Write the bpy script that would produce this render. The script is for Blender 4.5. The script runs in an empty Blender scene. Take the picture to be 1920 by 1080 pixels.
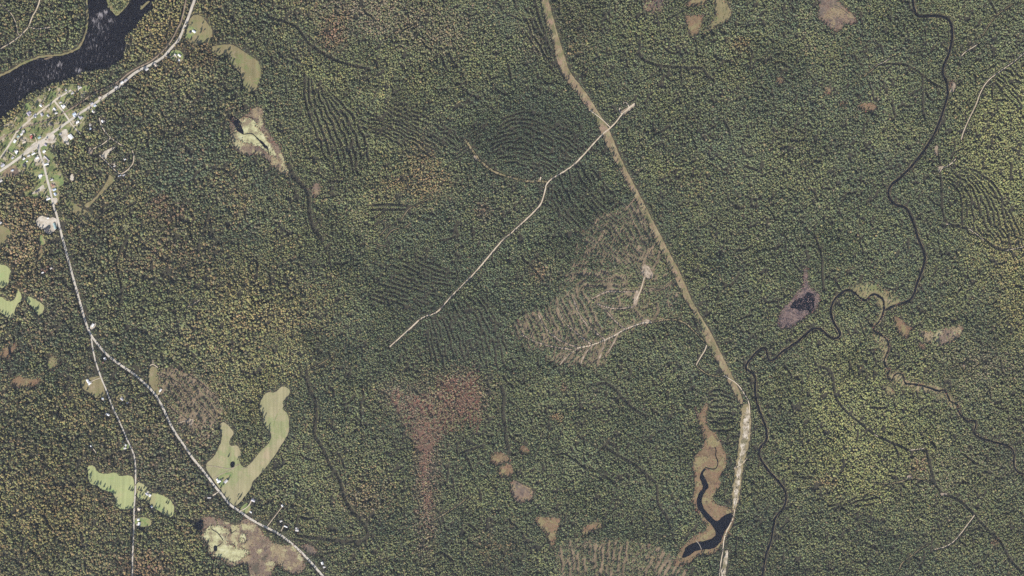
import bpy, bmesh, math, random
import numpy as np

SC = bpy.context.scene
COL = SC.collection
R = math.radians
S = 2.0                      # metres per map unit
def wx(x): return (x - 960.0) * S
def wy(y): return (540.0 - y) * S

# ------------------------------------------------------------------ camera, sky, sun, exposure
ALT = 8000.0
HAZE = 5.0e-6             # per metre
cam = bpy.data.cameras.new('survey_camera')
co = bpy.data.objects.new('survey_camera', cam)
COL.objects.link(co)
co.location = (0, 0, ALT)
cam.sensor_width = 36.0
cam.lens = 36.0 * ALT / (1920 * S)
cam.clip_start = 10.0
cam.clip_end = 60000.0
SC.camera = co

SUN_EL, SUN_AZ = 37.0, 205.0           # azimuth from north, clockwise
w = bpy.data.worlds.new('World'); SC.world = w; w.use_nodes = True
nt = w.node_tree; nt.nodes.clear()
sky = nt.nodes.new('ShaderNodeTexSky'); sky.sky_type = 'NISHITA'; sky.sun_disc = False
sky.sun_elevation = R(SUN_EL); sky.sun_rotation = R(SUN_AZ)
bg = nt.nodes.new('ShaderNodeBackground'); bg.inputs['Strength'].default_value = 0.12
wo = nt.nodes.new('ShaderNodeOutputWorld')
nt.links.new(sky.outputs[0], bg.inputs[0]); nt.links.new(bg.outputs[0], wo.inputs[0])

sl = bpy.data.lights.new('sun', 'SUN'); sl.energy = 5.0; sl.angle = R(0.5); sl.color = (1.0, 0.945, 0.85)
so = bpy.data.objects.new('sun', sl); COL.objects.link(so)
so.rotation_euler = (R(90 - SUN_EL), 0, R(180 - SUN_AZ))
so.location = (0, 0, 3000)

SC.view_settings.view_transform = 'Standard'
SC.view_settings.look = 'None'
SC.view_settings.exposure = 0.55
SC.view_settings.gamma = 1.0
SC.view_settings.use_curve_mapping = False
SC.cycles.use_denoising = False      # keep the fine grain of the canopy
SC.cycles.filter_width = 1.5

rng = np.random.default_rng(11)
random.seed(5)

# ------------------------------------------------------------------ helpers
def tag(o, label=None, cat=None, group=None, kind=None):
    if label: o['label'] = label
    if cat: o['category'] = cat
    if group: o['group'] = group
    if kind: o['kind'] = kind
    return o

def mesh_obj(name, verts, faces, m=None, parent=None):
    me = bpy.data.meshes.new(name)
    me.from_pydata([tuple(v) for v in verts], [], faces)
    me.update()
    if m: me.materials.append(m)
    o = bpy.data.objects.new(name, me); COL.objects.link(o)
    if parent: o.parent = parent
    return o

def bm_obj(name, bm, m=None, parent=None):
    me = bpy.data.meshes.new(name); bm.to_mesh(me); bm.free()
    if m: me.materials.append(m)
    o = bpy.data.objects.new(name, me); COL.objects.link(o)
    if parent: o.parent = parent
    return o

def share(name, me, parent, m=None):
    o = bpy.data.objects.new(name, me); COL.objects.link(o); o.parent = parent
    return o

def empty(name, loc, rz=0):
    o = bpy.data.objects.new(name, None); COL.objects.link(o)
    o.location = loc; o.rotation_euler = (0, 0, rz); o.empty_display_size = 2
    return o

# value noise on the map, used for ragged outlines and clumping
def make_noise(seed, n=256):
    g = np.random.default_rng(seed).random((n, n))
    def f(x, y, sc):
        x = np.asarray(x, float) / sc + 1000.3; y = np.asarray(y, float) / sc + 1000.7
        xi = np.floor(x).astype(int); yi = np.floor(y).astype(int)
        fx = x - xi; fy = y - yi
        fx = fx * fx * (3 - 2 * fx); fy = fy * fy * (3 - 2 * fy)
        a = g[yi % n, xi % n]; b = g[yi % n, (xi + 1) % n]
        c = g[(yi + 1) % n, xi % n]; d = g[(yi + 1) % n, (xi + 1) % n]
        return (a * (1 - fx) + b * fx) * (1 - fy) + (c * (1 - fx) + d * fx) * fy
    return f
N1, N2, N3 = make_noise(1), make_noise(2), make_noise(3)

def resample(p, step, closed=False):
    p = np.asarray(p, float)
    if closed: p = np.vstack([p, p[:1]])
    d = np.hypot(*np.diff(p, axis=0).T)
    out = []
    for i in range(len(p) - 1):
        n = max(1, int(round(d[i] / step)))
        for k in range(n): out.append(p[i] + (p[i + 1] - p[i]) * k / n)
    if not closed: out.append(p[-1])
    return np.array(out)

def smooth(p, it=2, closed=False):          # corner cutting
    p = np.asarray(p, float)
    for _ in range(it):
        if closed:
            q = np.roll(p, -1, axis=0)
            p = np.stack([.75 * p + .25 * q, .25 * p + .75 * q], 1).reshape(-1, 2)
        else:
            a, b = p[:-1], p[1:]
            m = np.stack([.75 * a + .25 * b, .25 * a + .75 * b], 1).reshape(-1, 2)
            p = np.vstack([p[:1], m, p[-1:]])
    return p

def ragged(p, amp=1.6, step=2.0, it=1):
    p = smooth(p, it, True)
    p = resample(p, step, True)
    t = np.roll(p, -1, axis=0) - np.roll(p, 1, axis=0)
    l = np.hypot(t[:, 0], t[:, 1]) + 1e-9
    n = np.stack([t[:, 1] / l, -t[:, 0] / l], 1)
    k = (N1(p[:, 0], p[:, 1], 6.0) - .5) * 1.3 + (N2(p[:, 0], p[:, 1], 2.3) - .5) * 1.0
    return p + n * (k * amp)[:, None]

# ------------------------------------------------------------------ map rasters
MG = 70
W, H = 1920 + 2 * MG, 1080 + 2 * MG
def poly_mask(p):
    p = np.asarray(p, float)
    x0 = int(max(-MG, math.floor(p[:, 0].min()) - 1)); x1 = int(min(1920 + MG - 1, math.ceil(p[:, 0].max()) + 1))
    y0 = int(max(-MG, math.floor(p[:, 1].min()) - 1)); y1 = int(min(1080 + MG - 1, math.ceil(p[:, 1].max()) + 1))
    if x1 < x0 or y1 < y0: return None
    xs = np.arange(x0, x1 + 1) + .5; ys = np.arange(y0, y1 + 1) + .5
    M = np.zeros((len(ys), len(xs)), bool)
    q = np.roll(p, -1, axis=0)
    for (ax, ay), (bx, by) in zip(p, q):
        if ay == by: continue
        r = (ys >= min(ay, by)) & (ys < max(ay, by))
        if not r.any(): continue
        xi = ax + (ys[r] - ay) * (bx - ax) / (by - ay)
        M[r] ^= (xs[None, :] > xi[:, None])
    return (slice(y0 + MG, y1 + 1 + MG), slice(x0 + MG, x1 + 1 + MG)), M

def line_apply(p, wid, fn):
    """fn(slice, mask) for pixels closer than wid to the line"""
    p = np.asarray(p, float)
    for a, b in zip(p[:-1], p[1:]):
        x0 = int(max(-MG, min(a[0], b[0]) - wid - 1)); x1 = int(min(1920 + MG - 1, max(a[0], b[0]) + wid + 1))
        y0 = int(max(-MG, min(a[1], b[1]) - wid - 1)); y1 = int(min(1080 + MG - 1, max(a[1], b[1]) + wid + 1))
        if x1 < x0 or y1 < y0: continue
        X, Y = np.meshgrid(np.arange(x0, x1 + 1) + .5, np.arange(y0, y1 + 1) + .5)
        d = b - a; L = d @ d + 1e-9
        t = np.clip(((X - a[0]) * d[0] + (Y - a[1]) * d[1]) / L, 0, 1)
        D = np.hypot(X - a[0] - t * d[0], Y - a[1] - t * d[1])
        fn((slice(y0 + MG, y1 + 1 + MG), slice(x0 + MG, x1 + 1 + MG)), D < wid)

dens = np.ones((H, W), np.float32)
hgt = np.ones((H, W), np.float32)
def set_poly(arr, p, v, mode='set'):
    r = poly_mask(p)
    if r is None: return
    s, M = r
    if mode == 'set': arr[s][M] = v
    else: arr[s][M] *= v
def clear_line(p, wid, v=0.0):
    def fn(s, M):
        a = arr_d[s]; a[M] = np.minimum(a[M], v)
    arr_d = dens
    line_apply(p, wid, fn)

# canopy lines: trees within reach of a strip or trail stand back to its sides
offd = np.full((H, W), 99.0, np.float32); offx = np.zeros((H, W), np.float32); offy = np.zeros((H, W), np.float32); offw = np.zeros((H, W), np.float32)
def part_line(p, hw):
    p = np.asarray(p, float)
    for a, b in zip(p[:-1], p[1:]):
        wd = hw + .8
        x0 = int(max(-MG, min(a[0], b[0]) - wd - 1)); x1 = int(min(1920 + MG - 1, max(a[0], b[0]) + wd + 1))
        y0 = int(max(-MG, min(a[1], b[1]) - wd - 1)); y1 = int(min(1080 + MG - 1, max(a[1], b[1]) + wd + 1))
        if x1 < x0 or y1 < y0: continue
        X, Y = np.meshgrid(np.arange(x0, x1 + 1) + .5, np.arange(y0, y1 + 1) + .5)
        d = b - a; L = d @ d + 1e-9
        t = np.clip(((X - a[0]) * d[0] + (Y - a[1]) * d[1]) / L, 0, 1)
        ex = X - a[0] - t * d[0]; ey = Y - a[1] - t * d[1]; D = np.hypot(ex, ey)
        sl_ = (slice(y0 + MG, y1 + 1 + MG), slice(x0 + MG, x1 + 1 + MG))
        M = (D < wd) & (D < offd[sl_])
        offd[sl_][M] = D[M]; offx[sl_][M] = (ex / (D + 1e-6))[M]; offy[sl_][M] = (ey / (D + 1e-6))[M]; offw[sl_][M] = hw

# ------------------------------------------------------------------ materials
MATS = {}
def nodes_mat(name, rough=0.9, spec=0.15):
    m = bpy.data.materials.new(name); m.use_nodes = True
    n = m.node_tree.nodes; b = n['Principled BSDF']
    b.inputs['Roughness'].default_value = rough
    b.inputs['Specular IOR Level'].default_value = spec
    return m, m.node_tree, b
def noise_node(t, scale, detail=4.0, rough=.55, stretch=None, rot=0.0):
    tc = t.nodes.new('ShaderNodeTexCoord')
    src = tc.outputs['Object']
    if stretch or rot:
        mp = t.nodes.new('ShaderNodeMapping')
        mp.inputs['Rotation'].default_value = (0, 0, rot)
        if stretch: mp.inputs['Scale'].default_value = stretch
        t.links.new(src, mp.inputs[0]); src = mp.outputs[0]
    nz = t.nodes.new('ShaderNodeTexNoise')
    nz.inputs['Scale'].default_value = scale; nz.inputs['Detail'].default_value = detail
    nz.inputs['Roughness'].default_value = rough
    t.links.new(src, nz.inputs['Vector'])
    return nz.outputs['Fac']
def ramp(t, fac, stops):
    r = t.nodes.new('ShaderNodeValToRGB')
    e = r.color_ramp.elements
    while len(e) > 1: e.remove(e[-1])
    e[0].position = stops[0][0]; e[0].color = (*stops[0][1], 1)
    for p, c in stops[1:]:
        x = e.new(p); x.color = (*c, 1)
    t.links.new(fac, r.inputs[0])
    return r.outputs['Color']
def mix(t, fac, a, b, mode='MIX'):
    m = t.nodes.new('ShaderNodeMix'); m.data_type = 'RGBA'; m.blend_type = mode
    for v, i in ((fac, 0), (a, 6), (b, 7)):
        if isinstance(v, (int, float)): m.inputs[i].default_value = v
        elif isinstance(v, tuple): m.inputs[i].default_value = (*v, 1)
        else: t.links.new(v, m.inputs[i])
    return m.outputs[2]
def ground_mat(name, stops, big=.012, fine=.22, fine_amt=.35, rows=None, rough=.95, blots=()):
    """patches between the given colours, grain, optional mowing rows (angle, scale)"""
    if name in MATS: return MATS[name]
    m, t, b = nodes_mat(name, rough, .1)
    f = noise_node(t, big, 6, .62)
    c = ramp(t, f, [(.5 + (p - .5) * .62, q) for p, q in stops])
    for i, (sc, th, q) in enumerate(blots):
        tc = t.nodes.new('ShaderNodeTexCoord'); mp = t.nodes.new('ShaderNodeMapping'); mp.inputs['Location'].default_value = (311.0 * (i + 1), 177.0 * (i + 1), 0)
        nz = t.nodes.new('ShaderNodeTexNoise'); nz.inputs['Scale'].default_value = sc; nz.inputs['Detail'].default_value = 7; nz.inputs['Roughness'].default_value = .68
        t.links.new(tc.outputs['Object'], mp.inputs[0]); t.links.new(mp.outputs[0], nz.inputs['Vector'])
        c = mix(t, ramp(t, nz.outputs['Fac'], [(th - .025, (0, 0, 0)), (th + .035, (1, 1, 1))]), c, q)
    g = ramp(t, noise_node(t, fine, 5, .7), [(.3, (1 - fine_amt,) * 3), (.7, (1 + fine_amt * .35,) * 3)])
    c = mix(t, 1.0, c, g, 'MULTIPLY')
    if rows:
        rr = noise_node(t, rows[1], 3, .5, (1, .06, 1), rows[0])
        c = mix(t, 1.0, c, ramp(t, rr, [(.35, (.86,) * 3), (.65, (1.08,) * 3)]), 'MULTIPLY')
    t.links.new(c, b.inputs['Base Color'])
    MATS[name] = m
    return m
def plain(name, c, rough=.7, var=.12, scale=.6, spec=.3, metal=0):
    if name in MATS: return MATS[name]
    m, t, b = nodes_mat(name, rough, spec)
    b.inputs['Metallic'].default_value = metal
    k = ramp(t, noise_node(t, scale, 5, .6), [(.3, tuple(v * (1 - var) for v in c)), (.7, tuple(min(1, v * (1 + var)) for v in c))])
    t.links.new(k, b.inputs['Base Color'])
    MATS[name] = m
    return m

M_floor = ground_mat('forest_floor', [(.3, (.035, .034, .026)), (.5, (.055, .048, .034)), (.7, (.045, .044, .030))], .02, .3, .5)
M_hay = ground_mat('hay_stubble', [(.3, (.25, .235, .125)), (.5, (.285, .255, .142)), (.7, (.31, .27, .16))], .010, .3, .12, (R(-35), .12), blots=((.007, .55, (.225, .235, .11)), (.009, .60, (.32, .26, .16))))
M_olive = ground_mat('dry_meadow', [(.3, (.18, .16, .078)), (.5, (.22, .18, .095)), (.7, (.20, .195, .092))], .014, .3, .25, (R(40), .1), blots=((.015, .56, (.165, .175, .07)), (.02, .6, (.28, .22, .14))))
M_green = ground_mat('green_pasture', [(.3, (.28, .305, .14)), (.55, (.31, .325, .15)), (.75, (.345, .325, .17))], .012, .3, .12, (R(20), .1), blots=((.010, .56, (.29, .275, .135)), (.012, .60, (.25, .315, .125))))
M_lawn = ground_mat('lawn', [(.3, (.13, .18, .07)), (.48, (.20, .24, .09)), (.6, (.27, .25, .12)), (.75, (.30, .24, .15))], .03, .3, .3, blots=((.03, .6, (.25, .21, .12)),))
M_village = ground_mat('village_grass', [(.3, (.11, .14, .055)), (.45, (.19, .21, .085)), (.57, (.24, .21, .105)), (.68, (.40, .34, .25))], .035, .25, .45)
M_corr = ground_mat('cut_brush', [(.3, (.17, .16, .078)), (.42, (.25, .195, .11)), (.52, (.235, .165, .108)), (.6, (.26, .21, .12)), (.72, (.29, .25, .14))], .03, .25, .4, (R(-24), .15), blots=((.012, .55, (.15, .145, .07)), (.016, .60, (.29, .20, .14)), (.05, .66, (.07, .075, .045))))
M_bog = ground_mat('bog_heath', [(.3, (.15, .10, .06)), (.45, (.20, .14, .078)), (.55, (.205, .125, .078)), (.72, (.20, .17, .08))], .02, .22, .45, blots=((.022, .55, (.23, .19, .095)), (.035, .60, (.11, .07, .05)), (.05, .64, (.06, .06, .045))))
M_bogmauve = ground_mat('mauve_heath', [(.3, (.125, .10, .08)), (.45, (.175, .125, .095)), (.58, (.21, .145, .10)), (.75, (.25, .19, .105))], .022, .22, .45, blots=((.022, .54, (.26, .20, .115)), (.03, .58, (.12, .085, .07)), (.06, .64, (.055, .055, .05))))
M_bogpurple = ground_mat('purple_marsh', [(.3, (.085, .065, .065)), (.5, (.17, .12, .11)), (.7, (.23, .165, .135))], .09, .25, .7, blots=((.04, .57, (.055, .045, .055)),))
M_boggreen = ground_mat('floating_moss', [(.28, (.20, .165, .10)), (.42, (.34, .32, .175)), (.55, (.43, .41, .225)), (.7, (.49, .47, .29))], .035, .2, .35, blots=((.018, .57, (.22, .175, .11)), (.05, .66, (.04, .042, .035))))
M_bogmix = ground_mat('mottled_bog', [(.28, (.10, .085, .06)), (.38, (.15, .11, .08)), (.46, (.20, .145, .10)), (.54, (.17, .12, .095)), (.62, (.27, .215, .12)), (.72, (.40, .37, .20))], .016, .2, .45, blots=((.012, .52, (.27, .21, .125)), (.016, .565, (.37, .335, .185)), (.03, .60, (.115, .085, .07)), (.07, .66, (.05, .05, .045))))
M_red = ground_mat('red_heath', [(.3, (.10, .07, .05)), (.5, (.155, .09, .065)), (.7, (.19, .10, .07))], .03, .25, .5)
M_slash = ground_mat('cutover_slash', [(.3, (.12, .095, .062)), (.5, (.20, .152, .10)), (.7, (.26, .195, .13))], .03, .2, .45)
M_gravel = ground_mat('pale_gravel', [(.3, (.34, .29, .225)), (.5, (.45, .395, .32)), (.7, (.53, .475, .40))], .05, .4, .2)
M_landing = ground_mat('dusty_landing', [(.3, (.22, .17, .12)), (.5, (.31, .245, .18)), (.7, (.40, .325, .25))], .06, .3, .3)
M_pit = ground_mat('gravel_strip', [(.3, (.17, .14, .09)), (.42, (.30, .25, .175)), (.52, (.42, .36, .275)), (.66, (.54, .47, .38))], .045, .25, .4, blots=((.018, .55, (.17, .15, .085)), (.04, .62, (.08, .085, .05))))
M_road = ground_mat('asphalt_worn', [(.3, (.40, .36, .30)), (.7, (.50, .45, .38))], .03, .5, .15)
M_street = ground_mat('street_gravel', [(.3, (.42, .37, .29)), (.7, (.52, .46, .37))], .04, .5, .2)
M_track = ground_mat('sand_track', [(.3, (.44, .36, .26)), (.7, (.54, .46, .35))], .04, .5, .2)
M_dim = ground_mat('grassy_track', [(.3, (.16, .14, .07)), (.5, (.25, .2, .11)), (.7, (.31, .25, .15))], .03, .3, .35)
M_rail = ground_mat('old_rail_bed', [(.3, (.20, .15, .11)), (.7, (.32, .25, .18))], .03, .4, .25)

def water_mat(name, deep, foam=None):
    m, t, b = nodes_mat(name, .12, .16)
    c = ramp(t, noise_node(t, .02, 4), [(.35, deep), (.65, tuple(v * 1.3 for v in deep))])
    if foam:
        tc = t.nodes.new('ShaderNodeTexCoord')
        def blob(x, y, r):
            vm = t.nodes.new('ShaderNodeVectorMath'); vm.operation = 'DISTANCE'
            t.links.new(tc.outputs['Object'], vm.inputs[0]); vm.inputs[1].default_value = (wx(x), wy(y), 0)
            mr = t.nodes.new('ShaderNodeMapRange'); mr.inputs['From Min'].default_value = r * S
            mr.inputs['From Max'].default_value = 0; mr.inputs['To Max'].default_value = 1
            t.links.new(vm.outputs['Value'], mr.inputs['Value'])
            return mr.outputs[0]
        acc = None
        for x, y, r, k in foam:
            o = t.nodes.new('ShaderNodeMath'); o.operation = 'MULTIPLY'; o.inputs[1].default_value = k
            t.links.new(blob(x, y, r), o.inputs[0])
            if acc is None: acc = o.outputs[0]
            else:
                a = t.nodes.new('ShaderNodeMath'); a.operation = 'MAXIMUM'
                t.links.new(acc, a.inputs[0]); t.links.new(o.outputs[0], a.inputs[1]); acc = a.outputs[0]
        n1 = noise_node(t, .16, 6, .75, (1, .35, 1), R(-52))
        a = t.nodes.new('ShaderNodeMath'); a.operation = 'ADD'
        t.links.new(n1, a.inputs[0]); t.links.new(acc, a.inputs[1])
        f = ramp(t, a.outputs[0], [(.60, (0, 0, 0)), (.72, (.32,) * 3), (.9, (1, 1, 1))])
        c = mix(t, f, c, (.55, .50, .50))
    t.links.new(c, b.inputs['Base Color'])
    return m
M_river = water_mat('river_water', (.004, .0035, .006), [(178, 38, 12, .22), (188, 30, 11, .26), (198, 24, 10, .22), (208, 40, 12, .14), (188, 50, 24, .12), (147, 132, 9, .30), (112, 121, 9, .24), (175, 85, 60, .07), (95, 145, 60, .08), (50, 165, 50, .06)])
M_pond = water_mat('pond_water', (.003, .0035, .007))
M_creek = water_mat('creek_water', (.004, .004, .007))

# ------------------------------------------------------------------ the ground and everything lying on it
g = mesh_obj('ground', [(-25000, -25000, 0), (25000, -25000, 0), (25000, 25000, 0), (-25000, 25000, 0)], [(0, 1, 2, 3)], M_floor)
tag(g, 'brown forest floor showing between the trees', kind='structure')

LAYER = [0.12]; EDGES = []
def sheet(name, p, m, label, amp=1.2, it=1, d=0.0, dmode='set', ragg=True, z=None, step=2.0):
    if z is None:
        z = LAYER[0]; LAYER[0] += .012
    q = ragged(p, amp, step, it) if ragg else np.asarray(p, float)
    if name in ('bog', 'rough_clearing', 'wet_meadow'): EDGES.append(q)
    if d is not None: set_poly(dens, q, d, dmode)
    if d == 0 and name != 'river': clear_line(np.vstack([q, q[:1]]), 1.5)
    n = len(q)
    o = mesh_obj(name, [(wx(x), wy(y), z) for x, y in q], [tuple(range(n))], m)
    if o.data.polygons[0].normal.z < 0: o.data.flip_normals()
    return tag(o, label, kind='structure')

PUSH = 2.5
def ribbon(name, p, wid, m, label, clear=None, jit=.25, z=None, wob=0.35, kind='structure', it=2):
    """a road, track or stream: a strip with uneven edges. wid = width on the map"""
    if z is None:
        z = LAYER[0]; LAYER[0] += .012
    q = resample(smooth(p, it), 2.5)
    if clear is None: clear = wid * .5 + .9
    if clear > 0: clear_line(q, clear); part_line(q, max(clear + .6, wid * .5 + PUSH))
    t = np.gradient(q, axis=0); l = np.hypot(t[:, 0], t[:, 1]) + 1e-9
    n = np.stack([-t[:, 1] / l, t[:, 0] / l], 1)
    q = q + n * ((N1(q[:, 0], q[:, 1], 14) - .5) * wob)[:, None]
    hw = wid * .5
    a = q + n * (hw * (1 + (N2(q[:, 0], q[:, 1], 4) - .5) * 2 * jit))[:, None]
    b = q - n * (hw * (1 + (N3(q[:, 0], q[:, 1], 4) - .5) * 2 * jit))[:, None]
    k = len(q)
    v = [(wx(x), wy(y), z) for x, y in a] + [(wx(x), wy(y), z) for x, y in b]
    o = mesh_obj(name, v, [(i, i + 1, k + i + 1, k + i) for i in range(k - 1)], m)
    if len(o.data.polygons) and o.data.polygons[0].normal.z < 0: o.data.flip_normals()
    return tag(o, label, kind=kind)

# --- fields
hayfield = [(532,724),(545,731),(541,742),(529,754),(532,761),(529,767),(541,777),(542,795),(541,812),(532,828),(521,845),(510,862),(495,881),(482,896),(474,902),(470,915),(460,930),(452,940),(441,950),(430,940),(415,920),(400,900),(386,878),(385,870),(402,856),(410,840),(417,821),(414,805),(412,795),(420,790),(430,800),(440,812),(429,826),(431,837),(446,834),(451,845),(452,852),(447,861),(454,876),(464,876),(481,856),(492,842),(504,832),(511,815),(492,792),(495,777),(485,767),(491,747),(501,734),(516,737),(526,726)]
sheet('hay_field', hayfield, M_hay, 'large hook-shaped mown hay field above the bend of the road', .8)
pasture_w = [(164,874),(176,872),(182,886),(199,889),(217,885),(224,894),(245,890),(252,900),(251,950),(249,954),(218,955),(216,927),(200,920),(189,917),(185,911),(167,907),(165,886)]
sheet('green_field', pasture_w, M_green, 'bright green pasture west of the straight south road', .6)
pasture_e = [(255,902),(275,911),(281,925),(300,926),(327,942),(326,973),(305,963),(283,948),(272,936),(262,938),(255,925)]
sheet('green_field', pasture_e, M_green, 'green pasture with scattered trees east of the straight south road', .6)
sheet('green_field', [(-60,490),(7,495),(22,507),(17,516),(16,536),(0,541),(-60,541)], M_green, 'green field on the western edge, upper one of the pair', .6)
sheet('green_field', [(-60,552),(0,554),(16,567),(30,560),(31,542),(40,550),(41,564),(31,570),(24,595),(15,596),(0,585),(-60,580)], M_green, 'green notched field on the western edge below the other', .6)
sheet('green_field', [(49,556),(55,555),(74,566),(85,575),(75,596),(62,577),(49,565)], M_green, 'small green field holding one big dark tree', .6)
sheet('meadow', [(-40,420),(0,422),(14,427),(25,442),(7,451),(5,464),(-40,470)], M_olive, 'dry meadow on the western edge with a lone tree', .6)
sheet('meadow', [(394,88),(410,84),(428,83),(440,85),(455,95),(470,105),(482,112),(490,128),(487,150),(478,171),(462,173),(456,160),(455,145),(450,135),(440,128),(428,115),(430,100),(420,98),(410,105),(400,98)], M_olive, 'long tan meadow running down the hill east of the river road', .8)
sheet('meadow', [(358,29),(375,27),(390,44),(400,60),(394,80),(377,80),(364,85),(346,71),(352,50)], M_olive, 'tan yard meadow behind the house beside the river road', .8)
sheet('meadow', [(202,325),(217,336),(200,356),(172,381),(165,391),(156,384),(175,375),(195,350),(202,336)], M_olive, 'narrow tan field lined by a row of dark conifers', .5)
sheet('meadow', [(117,372),(131,376),(150,390),(164,395),(186,421),(181,421),(162,405),(151,400),(149,406),(167,422),(163,422),(146,407),(129,391)], M_olive, 'tapering tan strip field with orange trees along it', .5)
sheet('meadow', [(80,458),(80,476),(75,489),(71,486),(75,462)], M_bog, 'brown strip of rough ground south of the gravel yard', .4)
sheet('lawn', [(75,440),(80,441),(86,456),(80,459),(75,459)], M_lawn, 'green strip of grass south of the gravel yard', .4)
sheet('meadow', [(150,715),(162,710),(187,704),(190,709),(196,731),(197,740),(180,749),(170,737),(155,730)], M_olive, 'yard meadow around the white house on the south road', .5)
sheet('meadow', [(281,686),(296,689),(296,720),(301,727),(311,737),(295,742),(287,730),(277,715)], M_olive, 'slender meadow beside the county road with a forked track at its head', .5)
sheet('meadow', [(215,745),(230,737),(237,745),(232,753),(220,751)], M_olive, 'tiny clearing between the two south roads', .5)
sheet('lawn', [(252,970),(280,970),(286,986),(265,988),(252,983)], M_lawn, 'lawn beside the white sheds on the straight south road', .5)
sheet('lawn', [(448,957),(458,945),(466,942),(472,955),(466,962),(456,963)], M_lawn, 'lawn beside the curved drive', .4)
sheet('lawn', [(232,836),(240,832),(245,838),(240,842),(222,845)], M_lawn, 'lawn by the house under the road bend', .4)
sheet('lawn', [(320,95),(336,93),(345,104),(342,115),(330,118),(318,107)], M_lawn, 'lawn below the river road drives', .6)
sheet('lawn', [(352,50),(364,50),(372,60),(362,66),(356,74),(346,72)], M_lawn, 'greener mown grass around the house beside the river road', .8, z=.60)
# hardwood regrowth ground
sheet('rough_clearing', [(820,698),(838,706),(852,706),(868,714),(884,692),(900,705),(897,745),(905,790),(893,812),(880,790),(850,770),(828,755),(815,740),(812,718)], M_red, 'red maple swamp opening in the middle of the forest', 2.5, d=.94)
sheet('rough_clearing', [(295,690),(330,690),(365,703),(400,735),(422,762),(412,790),(385,835),(365,838),(335,800),(312,755),(300,738)], M_slash, 'brown partly cut woodland east of the county road', 2.5, d=.8)
sheet('rough_clearing', [(1090,425),(1185,375),(1205,400),(1238,475),(1262,535),(1292,592),(1228,600),(1150,640),(1140,690),(1065,690),(965,650),(958,600),(1040,570),(1062,510)], M_slash, 'brown partly cut woodland west of the power line', 5, d=1.0)
sheet('rough_clearing', [(1040,1012),(1100,1005),(1180,1010),(1250,1030),(1290,1060),(1290,1140),(1040,1140)], M_slash, 'cut strips at the southern edge', 3, d=.95)
sheet('rough_clearing', [(1150,636),(1120,645),(1085,655),(1060,668),(1085,688),(1130,693),(1145,662)], M_slash, 'open slash below the harvest track', 2, d=.72, dmode='set')
sheet('rough_clearing', [(735,720),(770,745),(800,735),(850,772),(880,795),(850,812),(815,830),(803,870),(806,915),(813,965),(796,970),(788,900),(780,830),(750,790),(730,750)], M_red, 'leafless brown thicket trailing south of the red opening', 4, d=.96)

# --- bogs and wet meadows
sheet('bog', [(450,222),(462,217),(475,202),(490,199),(493,215),(491,230),(507,252),(525,277),(535,310),(542,322),(537,331),(522,320),(500,300),(487,288),(460,293),(441,281),(432,255),(431,228),(440,220)], M_bogmix, 'mauve bog around the moss-covered pond', 1.8)
sheet('bog', [(462,220),(477,225),(490,247),(512,275),(521,298),(510,296),(492,276),(470,271),(447,262),(440,250),(440,240),(452,234)], M_boggreen, 'pale yellow-green floating moss on the narrow pond', 1.6, d=None)
sheet('bog', [(381,970),(391,967),(407,971),(422,977),(440,986),(450,982),(457,971),(472,977),(485,986),(497,1005),(516,1019),(540,1025),(547,1019),(565,1040),(576,1060),(560,1077),(541,1076),(532,1064),(517,1056),(510,1074),(504,1084),(470,1084),(466,1064),(460,1055),(440,1060),(430,1062),(420,1051),(404,1045),(387,1040),(392,1030),(390,1017),(377,1012),(377,1000),(382,986)], M_bogmix, 'broad brown bog beside the county road', 1.8)
sheet('bog', [(379,1004),(389,988),(401,985),(422,987),(432,995),(426,1007),(431,1020),(440,1027),(457,1028),(470,1037),(455,1045),(447,1052),(430,1056),(415,1044),(397,1042),(392,1032),(390,1015)], M_boggreen, 'pale yellow-green moss sheet filling the west of the broad bog', 1.8, d=None)
sheet('bog', [(452,1002),(463,1000),(460,1018),(446,1017)], M_boggreen, 'small pale moss patch in the middle of the broad bog', 2, d=None)
sheet('bog', [(562,1022),(585,1020),(595,1035),(591,1045),(571,1032)], M_bogmauve, 'small brown bog east of the county road', 1)
sheet('bog', [(591,342),(600,346),(599,368),(586,372),(583,357)], M_bogmauve, 'small mauve bog at the end of the creek', 1.2)
sheet('bog', [(1203,5),(1208,-20),(1240,-20),(1248,20),(1222,25),(1202,17)], M_bogmauve, 'grey-brown heath at the top edge', 2.5, d=.25)
sheet('bog', [(1280,30),(1305,30),(1320,27),(1312,55),(1305,67),(1292,70),(1290,45)], M_bog, 'rust-brown triangular bog beside the forested island', 1.4)
sheet('bog', [(1280,10),(1295,2),(1297,-20),(1327,-20),(1326,4),(1318,10),(1300,12)], M_bog, 'rust-brown bog strip along the top edge', 1.2)
sheet('bog', [(1336,-20),(1357,-20),(1365,12),(1374,25),(1360,42),(1335,55),(1315,61),(1330,48),(1342,34),(1341,12)], M_olive, 'tan bog dotted with small dark shrubs', 1)
sheet('bog', [(1527,-20),(1558,-20),(1575,8),(1592,20),(1605,34),(1602,47),(1582,42),(1577,62),(1550,50),(1530,32),(1537,15)], M_bogmauve, 'grey-pink bog with a dark spruce patch at the top edge', 1.6)
for p, l in (([(1545,165),(1553,162),(1560,168),(1557,178),(1548,178)], 'small round tan bog among the spruces'),
             ([(1575,190),(1583,190),(1583,200),(1574,199)], 'tiny tan bog beside the crescent bog'),
             ([(1607,198),(1622,192),(1636,193),(1646,202),(1632,207),(1620,208)], 'crescent tan bog among the spruces'),
             ([(1455,147),(1468,146),(1470,154),(1458,156)], 'faint small bog west of the round one')):
    sheet('bog', p, M_bog, l, 1.6)
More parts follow.
